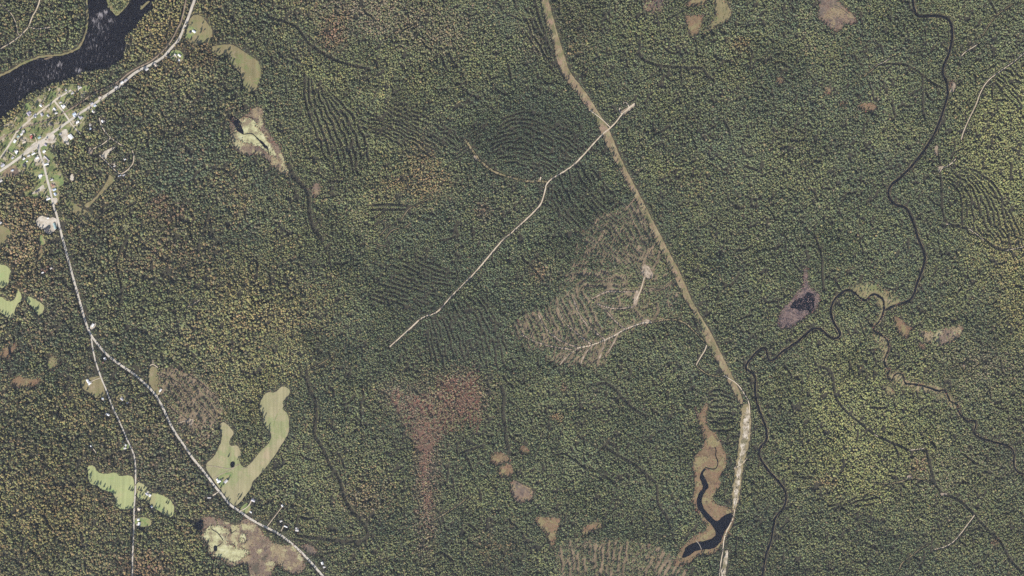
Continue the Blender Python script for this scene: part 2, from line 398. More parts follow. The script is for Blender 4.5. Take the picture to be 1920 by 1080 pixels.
sheet('bog', [(1672,592),(1690,597),(1697,610),(1715,614),(1705,618),(1702,636),(1685,625),(1677,605)], M_bog, 'tan branching bog east of the creek junction', 1.2)
sheet('bog', [(1716,617),(1747,624),(1775,614),(1806,608),(1806,627),(1778,644),(1763,652),(1753,637),(1742,648),(1728,633)], M_bogmix, 'pale pinkish bog streaked with bare trees', 1.6, d=.12)
sheet('bog', [(1720,646),(1731,646),(1736,655),(1724,654)], M_bog, 'little tan bog below the pinkish bog', 1)
sheet('bog', [(1662,722),(1669,726),(1680,735),(1676,741),(1660,740)], M_olive, 'small pale meadow by the winding brook', 1.2)
sheet('bog', [(918,860),(930,848),(950,850),(958,864),(945,866),(934,872),(924,871)], M_bog, 'rust-brown bog, upper one of the cluster in the woods', 1.6)
sheet('bog', [(937,874),(955,868),(964,880),(955,897),(934,893)], M_bog, 'rust-brown bog, lower one of the cluster in the woods', 1.6)
sheet('bog', [(977,833),(992,841),(991,852),(974,848)], M_bog, 'rust-brown bog, easternmost of the cluster in the woods', 1.2)
sheet('bog', [(960,898),(975,907),(1000,917),(998,937),(970,943),(957,922)], M_bogmauve, 'triangular brown bog south of the cluster', 1.2)
sheet('bog', [(1000,970),(1035,969),(1053,974),(1043,995),(1042,1010),(1035,1026),(1027,1008),(1012,990)], M_bog, 'rust and olive bog tapering to the south', 1.5)
sheet('bog', [(1090,992),(1110,980),(1124,979),(1133,987),(1112,993),(1095,1006)], M_bog, 'crescent rust bog north of the cut strips', 1.3)
sheet('bog', [(1215,1038),(1232,1045),(1238,1052),(1222,1050)], M_olive, 'tiny olive bog by the cut strips', 1.2)
sheet('bog', [(14,648),(37,645),(27,657),(16,674),(6,672),(-4,664)], M_bog, 'brown bog with a dark pool on the western edge', 1.2)
sheet('bog', [(22,727),(20,716),(34,704),(57,711),(82,708),(74,720),(45,725)], M_bog, 'brown curved bog at the foot of the wooded knoll', 1.2)
sheet('bog', [(95,665),(107,673),(108,684),(97,697),(87,686)], M_olive, 'olive oval marsh west of the road fork', 1.2)
sheet('bog', [(1300,757),(1308,775),(1313,775),(1322,757),(1328,758),(1322,788),(1328,805),(1342,812),(1352,832),(1363,857),(1360,880),(1346,896),(1354,907),(1337,925),(1336,944),(1372,953),(1378,978),(1352,1024),(1336,1041),(1312,1038),(1287,1060),(1258,1062),(1270,1040),(1284,1020),(1303,1004),(1330,994),(1314,970),(1296,940),(1304,920),(1300,885),(1300,857),(1320,838),(1321,822),(1313,802)], M_bog, 'long rust and olive marsh around the dark forked pond', 1.2)
sheet('bog', [(1508,500),(1514,500),(1515,538),(1530,546),(1538,557),(1536,568),(1527,584),(1515,589),(1500,602),(1485,616),(1455,615),(1461,593),(1468,577),(1483,566),(1493,549),(1506,537)], M_bogpurple, 'purple-grey marsh of dead stems around the dark pond', 1.2)
# small open patches along the creeks
sheet('wet_meadow', [(1593,540),(1604,532),(1640,530),(1660,545),(1690,560),(1686,575),(1660,585),(1648,612),(1634,612),(1650,585),(1640,556),(1620,566),(1605,556)], M_olive, 'wet meadow at the creek junction', 2, d=.35)
sheet('wet_meadow', [(1636,622),(1660,632),(1669,650),(1660,675),(1668,700),(1690,696),(1700,716),(1735,720),(1770,728),(1790,750),(1800,775),(1780,760),(1735,735),(1690,728),(1665,715),(1648,660),(1634,640)], M_dim, 'wet meadow along the winding brook', 2.5, d=.6)

for p, l in (([(386,872),(410,876),(432,880),(450,870)], 'tyre path crossing the hay field from the west'), ([(399,897),(418,887),(436,880),(446,870)], 'tyre path from the farmhouse up the hay field'), ([(453,879),(458,878),(464,877)], 'worn pale patch at the wood corner of the hay field'), ([(512,800),(518,780),(524,768)], 'faint wet line up the middle of the hay field')):
    ribbon('field_path', p, 1.0, M_lawn if 'wet' in l else M_landing, l, 0, .4)
sheet('lawn', [(404,897),(430,884),(438,890),(420,912),(412,912)], M_lawn, 'greener grass around the farm buildings', 1.2, z=.61)
# --- power line clearing, cut strip
cl = [(1012,-30),(1014,0),(1025,42),(1040,82),(1043,110),(1060,147),(1080,172),(1107,207),(1120,230),(1135,265),(1157,307),(1175,340),(1192,370),(1207,405),(1225,440),(1240,470),(1257,502),(1275,539),(1285,562),(1305,590),(1320,627),(1327,647),(1345,677),(1357,697),(1370,722),(1385,750),(1389,758)]
cr = [(1392,757),(1391,745),(1382,725),(1370,700),(1362,685),(1345,650),(1330,620),(1312,590),(1297,565),(1287,540),(1270,502),(1252,470),(1232,430),(1210,387),(1190,350),(1172,315),(1157,282),(1149,262),(1140,240),(1122,212),(1107,187),(1087,160),(1067,135),(1055,97),(1045,62),(1035,27),(1027,0),(1024,-30)]
cl = [(x - .9, y + .3) for x, y in cl]; cr = [(x + .9, y - .3) for x, y in cr]
sheet('power_line_clearing', cl + cr, M_corr, 'straight tan power line clearing cut through the forest', .9)
edge = [(x - 2.2, y + .5) for x, y in cr[1:26]]
ribbon('service_track', edge, 2.0, M_dim, 'grassy service track along the east side of the power line', 0, .4)
sheet('gravel_strip', [(1391,758),(1389,790),(1388,815),(1383,850),(1378,880),(1373,912),(1372,955),(1377,960),(1383,945),(1390,905),(1394,870),(1401,845),(1408,810),(1408,780),(1404,756)], M_dim, 'brushy grass bordering the long gravel strip', 2.2)
sheet('gravel_strip', [(1397,768),(1394,790),(1393,810),(1388,845),(1383,877),(1378,910),(1375,950),(1377,958),(1381,945),(1386,910),(1390,877),(1397,845),(1404,810),(1405,790),(1404,768),(1401,759)], M_pit, 'long pale gravel strip south of the power line', 3.2)
sheet('gravel_strip', [(1359,1034),(1367,1031),(1363,1055),(1357,1110),(1348,1110),(1352,1075)], M_pit, 'pale gravel strip at the southern edge', 2.2)

# --- village ground
village = [(-40,335),(-40,262),(0,240),(30,220),(48,196),(60,188),(92,168),(105,160),(126,155),(165,162),(168,172),(150,186),(128,190),(124,205),(150,205),(185,182),(200,176),(200,184),(178,205),(160,222),(158,240),(140,250),(138,264),(120,276),(100,276),(92,284),(104,292),(98,300),(112,316),(121,336),(118,346),(108,352),(112,366),(109,384),(96,384),(84,372),(70,366),(50,372),(42,366),(64,350),(60,332),(40,322),(0,340)]
sheet('village_green', village, M_village, 'grassy yards of the riverside village', 1.5, d=.45)
for p in ([(46,195),(54,192),(60,205),(62,214),(54,212),(47,208)], [(94,168),(100,166),(106,176),(106,184),(99,178)], [(112,186),(122,178),(124,190),(119,196),(113,192)], [(152,166),(160,160),(168,160),(168,168),(158,172)], [(98,236),(104,231),(113,239),(104,245)], [(46,240),(57,234),(60,242),(50,248)], [(76,274),(88,270),(90,280),(78,282)], [(46,300),(62,294),(66,310),(56,320),(46,312),(36,318),(38,306)], [(62,325),(83,318),(86,330),(88,346),(76,346),(72,334)], [(98,330),(110,326),(121,340),(116,348),(100,342)], [(92,200),(101,196),(104,206),(96,210)], [(104,198),(110,197),(113,205),(108,206)], [(14,276),(24,262),(30,270),(28,286),(18,284)], [(62,366),(76,360),(80,368),(64,372)]):
    sheet('lawn', p, M_lawn, 'mown lawn in the village', .8)
    tag(bpy.context.scene.collection.objects[-1], group='village lawns')
sheet('rough_field', [(6,322),(28,306),(36,322),(34,330),(12,332),(4,330)], M_bogmauve, 'rough brown lot beside the main street at the village edge', .6)
# paved and gravel yards
for p, l in (([(81,262),(90,250),(98,248),(106,257),(105,268),(92,268),(82,272),(76,276),(60,284),(46,292),(46,282),(58,273),(68,265)], 'wide pale gravel yard beside the main street'),
             ([(110,250),(124,240),(130,252),(128,264),(130,272),(122,268),(116,258)], 'gravel forecourt of the large white building'),
             ([(64,298),(72,294),(77,298),(74,303),(64,304)], 'pale parking pad west of the south road'),
             ([(97,372),(105,369),(109,376),(103,385),(99,382)], 'pale gravel lot where the south road leaves the village'),
             ([(76,350),(82,346),(84,352),(78,358),(66,362),(58,364),(66,358)], 'grey parking yard west of the south road'),
             ([(67,412),(76,404),(90,408),(102,408),(108,414),(107,428),(98,436),(92,440),(84,434),(82,428),(78,432),(70,424)], 'large pale highway yard beside the south road'),
             ([(132,330),(136,326),(140,333),(137,339),(132,338)], 'small pale sand patch in the woods east of the village'),
             ([(188,291),(204,279),(213,275),(214,279),(202,288),(200,299),(194,296)], 'pale work yard of the woodland pit'),
             ([(166,276),(174,278),(173,290),(166,289)], 'tan bare patch beside the woodland pit'),
             ([(168,612),(178,604),(180,608),(176,618),(170,618)], 'pale drive of the white house above the fork'),
             ([(350,784),(362,784),(364,794),(356,798),(350,792)], 'pale landing in the partly cut woodland'),
             ([(1166,206),(1180,200),(1188,192),(1192,196),(1182,207),(1170,216),(1162,213)], 'sand landing at the end of the logging road'),
             ([(888,290),(893,293),(902,300),(896,302),(889,299)], 'small sand landing on the western logging spur'),
             ([(1203,498),(1212,494),(1222,506),(1225,520),(1214,523),(1203,516)], 'pinkish landing in the cutover'),
             ([(1191,547),(1197,543),(1198,562),(1192,575),(1186,574)], 'long pale landing in the cutover'),
             ([(1205,600),(1214,598),(1222,603),(1216,608),(1206,608)], 'bright landing on the harvest track'),
             ([(1785,155),(1789,153),(1792,163),(1789,170),(1781,173),(1777,173),(1785,166)], 'curved pale sand landing beside the creek crossing'),
             ([(1751,274),(1759,273),(1757,284),(1758,293),(1753,291)], 'pale sand landing near the upper creek'),
             ([(1759,312),(1764,312),(1772,311),(1766,318),(1762,325),(1759,322)], 'forked sand landing above the curved rows'),
             ([(1700,892),(1708,889),(1712,897),(1703,899)], 'small pale landing in the southeastern woods'),
             ([(1762,924),(1776,925),(1774,929),(1764,929)], 'narrow pale landing on the southeastern track')):
    sheet('gravel_yard', p, M_landing if 'landing' in l or 'bare' in l else M_gravel, l, 1.2, d=0.0)

# --- river and standing water
river = [(162,-60),(163,0),(165,25),(164,52),(160,68),(155,80),(146,92),(130,99),(112,104),(80,105),(62,111),(37,122),(16,135),(0,142),(-60,165),(-60,262),(0,226),(7,220),(22,205),(41,189),(50,179),(67,171),(85,165),(95,157),(120,151),(137,147),(150,137),(195,128),(212,125),(229,112),(235,96),(236,62),(256,54),(261,40),(272,27),(290,14),(296,-60)]
sheet('river', river, M_river, 'wide dark river with white riffles', .8, z=.05, step=3)
isl = [(198,-60),(199,0),(205,14),(212,24),(220,31),(231,19),(240,9),(247,-4),(252,-60)]
sheet('river_island', isl, M_olive, 'wooded point of an island in the river', .6, d=1.0, z=.35)
sheet('river_bar', [(262,16),(270,8),(278,1),(282,3),(272,11),(265,19)], M_olive, 'narrow grassy bar close to the river bank', .4, d=.1, z=.35)
bank = [(-10,150),(0,143),(16,136),(37,123),(62,112),(80,106),(112,105),(130,100),(146,93),(155,81),(160,68),(164,52),(165,25),(163,-10)]
ribbon('river_bank', [(x - 1.0, y - 1.0) for x, y in bank], 3.4, M_olive, 'grassy northern river bank', 1.6, .75, z=.42)
sheet('river_bar', [(80,111),(95,106),(101,107),(88,112)], M_slash, 'brown gravel bar under the northern bank', .4, d=None, z=.36)

sheet('pond', [(430,219),(437,217),(446,223),(452,229),(452,236),(456,244),(457,252),(451,250),(443,244),(441,236),(435,228)], M_pond, 'dark pool at the head of the mossy pond', .9)
sheet('pond', [(486,262),(491,265),(499,272),(504,277),(503,281),(496,277),(488,269)], M_pond, 'small dark pool in the pale moss', 1.2)
ribbon('creek', [(455,252),(464,251),(472,250),(480,257),(487,264),(500,277),(503,283),(504,290)], 1.6, M_pond, 'dark thread of water through the pale moss', 0, .6)
ribbon('creek', [(446,224),(455,219),(466,219),(476,224)], 1.2, M_pond, 'dark rim of water on the north side of the moss', 0, .6)
sheet('pond', [(360,984),(380,973),(382,988),(376,996),(368,990)], M_pond, 'dark pool at the corner of the broad bog', 1)
sheet('pond', [(400,1024),(404,1022),(408,1026),(407,1034),(402,1034)], M_pond, 'tiny dark pool in the pale moss sheet', 1)
ribbon('creek', [(397,993),(404,997),(410,1001),(415,1008),(419,1014)], 1.1, M_pond, 'short dark channel in the pale moss sheet', 0, .7)
ribbon('creek', [(418,1016),(411,1023),(405,1025),(402,1033),(397,1040),(393,1042)], 1.2, M_pond, 'winding dark channel below the moss sheet', 0, .7)
ribbon('creek', [(432,991),(434,997),(433,1001),(442,994)], 1.6, M_pond, 'forked dark channel at the edge of the moss sheet', 0, .7)
sheet('pond', [(431,868),(437,865),(441,869),(439,876),(433,877)], M_pond, 'small round farm pond in the hay field', .4)
sheet('pond', [(1519,549),(1528,552),(1528,567),(1526,580),(1518,588),(1515,580),(1500,585),(1492,578),(1481,578),(1483,571),(1492,562),(1508,557),(1513,548)], M_pond, 'dark pond in the purple marsh', 1.4)
sheet('pond', [(1320,877),(1311,892),(1315,905),(1319,914),(1309,925),(1305,945),(1310,957),(1322,972),(1335,985),(1342,997),(1340,1007),(1320,1015),(1302,1017),(1285,1025),(1282,1037),(1277,1047),(1288,1045),(1300,1035),(1317,1030),(1335,1030),(1350,1020),(1357,1000),(1370,980),(1375,967),(1372,960),(1355,967),(1346,977),(1340,977),(1327,962),(1317,950),(1315,935),(1322,922),(1330,912),(1322,897),(1317,887),(1324,881)], M_pond, 'dark forked beaver pond in the rust marsh', .9)
ribbon('creek', [(1340,838),(1343,845),(1341,855),(1347,867),(1343,879),(1333,880),(1322,876)], 1.7, M_pond, 'thin winding creek feeding the beaver pond', 0, .4)
ribbon('beaver_dam', [(1305,1014),(1311,1020),(1315,1030)], .8, M_gravel, 'thin pale beaver dam across the pond', 0, .5)
sheet('pond', [(14,650),(22,647),(20,656),(24,664),(22,672),(17,664)], M_pond, 'dark pool in the western bog', 1)
creek = [(1709,-40),(1711,0),(1714,22),(1722,32),(1745,29),(1772,31),(1784,42),(1786,70),(1780,100),(1770,120),(1766,137),(1776,155),(1777,180),(1772,195),(1764,222),(1752,252),(1741,269),(1727,290),(1705,317),(1685,335),(1667,350),(1664,367),(1677,385),(1697,387),(1707,402),(1715,425),(1720,445),(1732,470),(1735,487),(1727,512),(1717,537),(1714,552),(1705,565),(1682,571),(1657,582)]
for p_, w_, l_ in ((creek, 5.6, 'brushy bank of the eastern creek'),):
    ribbon('creek_bank', p_, w_, M_dim, l_, 0, .8)
ribbon('creek', creek, 4.6, M_creek, 'dark creek meandering down the eastern woods', 3.0, .55)
creek2 = [(1657,582),(1657,562),(1645,552),(1632,551),(1626,565),(1612,559),(1600,547),(1587,542),(1570,555),(1559,570),(1557,590),(1567,612),(1577,625),(1570,635),(1557,634),(1545,622),(1535,615),(1520,617),(1502,635),(1482,650),(1462,662),(1452,675),(1440,676),(1438,660),(1433,651),(1422,656),(1405,675),(1395,690),(1407,697),(1417,705),(1415,735),(1420,760),(1430,785),(1438,807),(1437,827),(1425,837),(1422,855),(1435,875),(1447,890),(1467,910),(1475,927),(1471,952),(1452,970),(1450,990),(1445,1017),(1435,1042),(1430,1075),(1426,1120)]
ribbon('creek_bank', creek2, 5.4, M_dim, 'brushy bank of the looping creek', 0, .8)
ribbon('creek', creek2, 4.2, M_creek, 'dark looping creek from the junction to the southern edge', 2.8, .6)
brook = [(1657,582),(1651,600),(1634,617),(1647,625),(1665,637),(1667,655),(1657,675),(1660,687),(1669,692),(1662,707),(1672,715),(1677,702),(1687,699),(1694,705),(1696,720),(1710,720),(1735,724),(1760,734),(1770,730),(1776,740),(1782,755),(1796,757),(1796,772),(1812,791),(1827,787),(1831,797),(1824,813),(1840,822),(1865,829),(1890,835),(1902,847),(1900,872),(1907,885),(1920,889),(1980,900)]
ribbon('creek_bank', brook, 5.0, M_dim, 'grassy bank of the winding brook', 0, .9, it=1)
ribbon('creek', brook, 3.6, M_creek, 'narrow winding brook across the southeastern woods', 3.0, .5, it=1)

# --- roads
main_road = [(375,-40),(365,0),(359,17),(352,36),(346,50),(340,65),(334,77),(321,90),(310,104),(301,111),(282,122),(256,134),(240,147),(225,162),(217,167),(187,187),(177,195),(169,201),(150,212),(130,227),(106,244),(95,252),(81,264),(70,270),(60,277),(44,290),(31,300),(15,311),(0,321),(-50,350)]
ribbon('main_road', main_road, 4.6, M_road, 'pale paved main road following the river through the village', 4.0, .12)
south_road = [(70,270),(72,276),(74,286),(80,302),(85,320),(89,337),(94,355),(98,375),(100,384),(106,401),(111,422),(116,441),(122,464),(126,480),(132,500),(136,516),(142,537),(149,562),(155,585),(162,609),(172,631),(185,647),(200,665),(225,684),(250,700),(270,717),(290,737),(305,762),(317,790),(327,809),(335,820),(350,842),(362,860),(385,887),(405,915),(416,926),(430,946),(450,959),(472,975),(502,990),(522,1000),(545,1017),(565,1035),(585,1056),(602,1076),(640,1120)]
ribbon('county_road', south_road, 4.0, M_road, 'pale county road running from the village to the southern edge', 3.6, .12)
fork = [(171,632),(173,645),(175,660),(180,680),(185,695),(191,712),(200,732),(206,750),(215,772),(225,792),(232,809),(242,832),(250,847),(254,867),(254.5,895),(254,917),(252,950),(251,985),(249,1035),(248,1080),(247,1130)]
ribbon('south_road', fork, 2.7, M_road, 'narrow south road branching off at the fork', 3.0, .15)
lane = [(-30,330),(0,297),(9,285),(19,269),(29,252),(34,244),(46,234),(59,222),(70,214),(85,202),(95,195),(104,187),(117,179),(134,169)]
ribbon('river_lane', lane, 3.3, M_street, 'village lane running parallel to the river', 2.6, .15)
ribbon('cross_street', [(102,189),(112,201),(121,212),(130,226)], 3.2, M_street, 'short village street joining lane and main road', 2.6, .12)
ribbon('village_track', [(131,228),(137,236),(146,246),(152,252)], 2.0, M_street, 'narrow drive continuing the village cross street', 2, .15)
rail = [(353,-40),(349,0),(345,20),(340,41),(332,56),(325,71),(315,86),(305,97),(290,110),(278,118),(258,127),(240,138),(225,152),(200,165),(175,175),(150,194),(125,209),(105,219),(75,230),(50,237),(22,249),(0,261),(-50,285)]
ribbon('rail_bed', rail, 2.4, M_rail, 'brown disused rail bed between main road and river', 2.4, .2)
for p, wd, l in (
    ([(54,51),(60,32),(70,16),(75,0),(80,-30)], 2.2, 'track through the woods north of the river, climbing branch'),
    ([(-40,110),(0,92),(20,81),(39,67),(54,51)], 2.2, 'track through the woods north of the river, lower branch'),
    ([(-30,0),(0,8),(16,19),(25,31),(31,46),(33,60),(37,67)], 1.3, 'thin pale track in the northwestern corner'),
    ([(55,51),(70,55),(94,51)], 1.8, 'short overgrown track in the woods north of the river'),
    ([(186,221),(189,234),(196,246),(207,258),(224,270),(233,274)], 1.9, 'sandy track from the village to the woodland pit'),
    ([(207,259),(192,271),(175,279)], 1.8, 'sandy spur west of the woodland pit'),
    ([(187,291),(200,304),(212,316),(224,326),(231,325),(242,317),(250,307),(252,292),(248,282)], 1.8, 'sandy loop road below the woodland pit'),
    ([(204,281),(212,276),(217,277)], 1.6, 'pale branch inside the woodland pit'),
    ([(1190,194),(1180,202),(1166,214),(1157,227),(1144,240),(1130,251),(1112,270),(1095,290),(1075,310),(1057,322),(1025,341),(1021,362),(1015,382),(1002,397),(977,420),(960,436),(942,450),(917,480),(892,510),(862,540),(840,562),(820,587),(792,594),(770,615),(742,640),(730,651)], 2.6, 'long pale logging road crossing the middle of the forest'),
    ([(1180,202),(1174,191),(1168,194)], 1.8, 'short spur at the end of the logging road, upper one'),
    ([(1166,214),(1160,207),(1163,202)], 1.8, 'short spur at the end of the logging road, lower one'),
    ([(1012,340),(1014,332)], 2.4, 'stub of sand at the bend of the logging road'),
    ([(1105,206),(1127,222),(1144,239)], 1.7, 'pale track slanting across the power line clearing'),
    ([(1357,704),(1366,709),(1382,719),(1395,737),(1404,752),(1406,775)], 1.8, 'pale track leaving the power line toward the gravel strip'),
    ([(1325,647),(1322,657),(1312,672),(1305,685)], 1.9, 'pale track in the loop west of the power line'),
    ([(1378,955),(1374,975),(1365,990),(1357,1010),(1355,1035),(1350,1060),(1346,1110)], 2.0, 'pale track south of the gravel strip'),
    ([(1376,878),(1388,872),(1395,866),(1401,860)], 1.5, 'pale spur crossing the gravel strip'),
    ([(1222,604),(1210,604),(1190,610),(1172,617),(1150,630),(1135,637),(1110,647),(1085,652)], 2.4, 'pale harvest track fanning into the cutover'),
    ([(1208,520),(1202,543),(1193,562)], 2.0, 'pale track between the cutover landings'),
    ([(1920,100),(1900,117),(1877,132),(1850,152),(1837,175),(1830,197),(1817,222),(1807,245),(1802,262)], 1.6, 'thin sandy track down the eastern edge'),
    ([(1833,83),(1822,90),(1810,97),(1802,106)], 1.5, 'short sandy track west of the eastern one'),
    ([(1765,316),(1780,310),(1792,298)], 1.6, 'short sandy spur from the forked landing'),
    ([(1669,109),(1658,116),(1645,122)], 1.4, 'faint sandy track ending at a pale spot in the northeast'),
    ([(1774,420),(1782,421)], 1.6, 'pale spot on the track below the curved rows'),
    ([(1816,429),(1830,438),(1846,452)], 1.4, 'pale stretch of track below the curved rows'),
    ([(1886,470),(1920,462),(1960,455)], 1.4, 'pale track leaving by the eastern edge'),
    ([(1827,966),(1815,982),(1800,1002),(1787,1017),(1770,1026),(1752,1030)], 1.6, 'thin pale track in the southeastern corner'),
    ([(1640,815),(1646,818)], 2.0, 'pale spot at the head of a southeastern track'),
    ([(1705,844),(1732,841)], 1.5, 'pale stretch of southeastern track'),
    ([(448,959),(462,953),(469,945),(472,937),(476,934)], 1.7, 'curved pale drive east of the county road'),
    ([(500,988),(512,973),(520,962),(531,948)], 1.3, 'straight drive to the white shed'),
    ([(527,996),(532,986)], 1.2, 'short drive to the white trailer'),
    ([(168,717),(178,712),(190,708)], 1.4, 'short drive to the white house on the south road'),
    ([(279,687),(287,682),(296,689)], 1.5, 'forked pale track at the head of the slender meadow'),
    ([(287,682),(287,675)], 1.4, 'stub of the forked pale track'),
    ([(295,742),(302,733)], 1.5, 'short pale drive at the slender meadow'),
    ([(399,929),(409,923)], 2.6, 'sandy drive meeting the county road at the farm'),
    ([(170,836),(178,845),(181,850)], 1.5, 'pale drive in the woods above the green pasture'),
    ([(332,795),(345,789),(356,789)], 1.2, 'pale drive to the woodland landing'),
    ([(310,106),(320,108),(328,103),(336,112)], 1.6, 'curved drive below the river road'),
    ([(97,234),(104,246)], 1.4, 'short drive by the black-roofed house'),
    ([(64,250),(70,268)], 1.8, 'short drive beside the red-roofed house'),
    ([(13,283),(26,291),(30,294)], 1.6, 'short lane between river lane and main street'),
    ([(74,198),(86,205)], 1.6, 'drive to the small white garage'),
    ([(168,200),(180,212)], 1.5, 'drive behind the grey twin houses'),
    ([(155,226),(158,220)], 1.6, 'drive at the grey-roofed pair'),
    ([(137,236),(148,234),(154,228)], 1.4, 'drive around the white house with porch'),
    ([(60,290),(72,286)], 1.4, 'drive of the long white house'),
    ([(72,329),(84,328)], 1.6, 'drive of the white farmhouse in the village'),
    ([(86,376),(97,372)], 1.8, 'drive of the long white house at the village end'),
    ([(350,577),(362,570),(375,562)], 1.0, 'faint pale trail in the western woods'),
):
    ribbon('dirt_track', p, wd * .92, M_track, l, None, .25)
# dim, half overgrown trails
for p, wd, l in (
    ([(1025,341),(1010,339),(990,341),(955,332),(930,324),(915,315),(897,299),(885,280),(872,262)], 3.4, 'overgrown logging spur going west'),
    ([(585,690),(605,680),(625,667)], 1.2, 'faint tan trail'),
    ([(877,932),(860,947),(840,960),(810,977)], 1.6, 'faint tan trail below the brown thicket'),
    ([(1320,640),(1295,615),(1285,605),(1260,597),(1222,604)], 2.2, 'brush-lined harvest track beside the power line'),
    ([(1305,685),(1322,700),(1342,706),(1357,704)], 1.8, 'lower half of the loop west of the power line'),
    ([(1742,1020),(1727,1027),(1712,1040),(1690,1055),(1686,1067)], 1.2, 'faint curved trail near the southern edge'),
    ([(1750,905),(1735,900),(1710,895),(1677,907),(1640,906)], 1.3, 'faint trail through the small landing'),
    ([(1625,137),(1617,147),(1645,122)], 1.0, 'faint trail in the northeastern woods'),
    ([(700,425),(715,415),(726,412)], .9, 'pale skid trail, upper one of the small fan'),
    ([(712,442),(725,427),(742,418)], .9, 'pale skid trail, middle one of the small fan'),
    ([(722,448),(735,430),(760,427),(768,420)], .9, 'pale skid trail, longest of the small fan'),
    ([(700,410),(712,402),(722,396)], .9, 'pale skid trail, northern one of the small fan'),
    ([(700,455),(712,460),(727,462)], .8, 'pale skid trail at the foot of the small fan'),
    ([(752,413),(765,392),(785,382),(810,370)], .9, 'pale skid trail east of the small fan'),
    ([(1562,10),(1575,15),(1590,28)], 1.0, 'faint trail in the top bog'),
    ([(1842,67),(1865,30),(1900,7)], .9, 'faint trail in the northeastern corner'),
):
    ribbon('forest_trail', p, wd, M_dim, l, None, .4)
# gaps in the canopy: skid trails and small streams seen only as dark lines
for p, wd in (
    ([(575,695),(576,715),(582,735),(592,750),(594,775),(590,802),(590,817),(607,842),(620,875),(640,902),(644,932),(660,957),(677,975),(692,997),(685,1015),(655,1015),(612,1011),(560,1004)], 2.8),
    ([(505,32),(545,45),(560,52),(572,75),(590,90),(605,100),(630,115),(660,122),(692,130)], 1.6),
    ([(1195,100),(1210,115),(1235,124),(1260,125),(1290,128),(1312,126),(1322,135),(1330,150)], 1.6),
    ([(1120,720),(1135,717),(1152,727),(1167,747),(1185,765),(1210,780)], 2.2),
    ([(1535,687),(1555,692),(1562,705),(1565,745),(1580,765),(1602,785),(1630,807),(1640,815),(1672,830),(1690,837),(1705,845),(1732,841)], 1.5),
    ([(1735,842),(1742,865),(1749,897),(1755,912),(1767,926),(1785,931),(1802,940),(1827,965),(1845,987),(1865,1007),(1877,1017),(1885,1035),(1900,1057),(1915,1072)], 2.0),
    ([(1762,325),(1765,345),(1765,370),(1766,400),(1775,420),(1802,425),(1822,432),(1842,447),(1865,465),(1887,470),(1920,462)], 1.8),
    ([(1526,440),(1535,462),(1542,487),(1541,512),(1544,540)], 1.3),
    ([(390,395),(395,410),(397,440),(410,455)], 1.8),
    ([(548,1010),(570,1014),(590,1022),(600,1040),(608,1050)], 2.0),
    ([(940,725),(946,747),(942,770),(947,800),(950,830),(956,850)], 3.2),
    ([(1232,910),(1232,947),(1250,965),(1257,990)], 1.8),
    ([(1132,835),(1155,852),(1185,867),(1207,885),(1230,905)], 2.0),
    ([(541,308),(550,330),(565,345),(577,357),(580,375),(580,395),(585,425),(605,450)], 4.2),
    ([(1002,0),(1010,30),(1020,62),(1032,95),(1047,127),(1058,147)], 1.6),
    ([(1760,295),(1762,315)], 1.6), ([(1190,580),(1205,600)], 1.8),
    ([(1645,122),(1690,118),(1715,130),(1728,140),(1745,155),(1765,165)], 1.3),
    ([(1729,140),(1730,180),(1729,210),(1735,225)], 1.3),
    ([(700,384),(740,383),(770,387)], 1.4), ([(697,393),(740,393),(765,393)], 1.3), ([(615,341),(640,340)], 2),
    ([(860,850),(905,835)], 1.0), ([(1300,595),(1310,625),(1320,640)], 1.5),
    ([(240,445),(222,480),(218,500),(230,540),(225,575)], 1.2),
):
    q = smooth(p, 2); clear_line(q, wd * .5 + .3); part_line(q, wd * .6 + 2.7)

# families of parallel strip cuttings: lines blended between two guide curves
def family(A, B, n, wid, breakup=.35, wob=2.6, v=0.0):
    A = resample(smooth(A, 2), 3); B = resample(smooth(B, 2), 3)
    k = 40
    ia = np.linspace(0, len(A) - 1, k); ib = np.linspace(0, len(B) - 1, k)
    fa = np.stack([np.interp(ia, np.arange(len(A)), A[:, j]) for j in (0, 1)], 1)
    fb = np.stack([np.interp(ib, np.arange(len(B)), B[:, j]) for j in (0, 1)], 1)
    n = max(3, int(round(np.hypot(*(fa - fb).T).mean() / (8.4 + wid))) + 1)
    for i in range(n):
        t = (i + rng.uniform(-.18, .18)) / max(1, n - 1)
        p = fa * (1 - t) + fb * t
        p = p + np.stack([N1(p[:, 0], p[:, 1], 12) - .5, N2(p[:, 0], p[:, 1], 12) - .5], 1) * 2 * wob
        lo = int(rng.uniform(0, 6)); hi = k - int(rng.uniform(0, 8))
        for s in range(lo, hi - 1):
            m = p[s]
            if N3(m[0] + 7 * i, m[1], 9) < breakup + .1: continue
            part_line(p[s:s + 2], (wid * .75 + 2.55) * rng.uniform(.92, 1.08))
family([(915,312),(950,300),(1000,312),(1028,330)], [(930,232),(985,205),(1050,235),(1125,292)], 15, .85, .28)
family([(1028,350),(1050,400),(1100,450),(1140,470)], [(1098,288),(1120,330),(1160,375),(1195,405)], 14, .8, .32)
family([(798,600),(803,650),(815,695)], [(885,540),(935,600),(955,690)], 18, .9, .25)
family([(690,560),(740,575),(790,592)], [(760,470),(820,500),(880,512)], 14, 1.0, .3)
family([(573,140),(570,190),(597,250),(612,300),(622,335)], [(610,165),(655,210),(685,260),(692,325)], 11, 1.3, .15)
family([(640,225),(720,250),(790,300)], [(740,190),(820,230),(910,280)], 10, 1.1, .35)
family([(1765,330),(1788,345),(1803,372),(1803,425)], [(1788,308),(1855,330),(1890,390),(1905,460)], 14, 1.25, .15)
family([(1806,420),(1815,440),(1835,440)], [(1890,380),(1905,420),(1920,465)], 8, 1.0, .3)
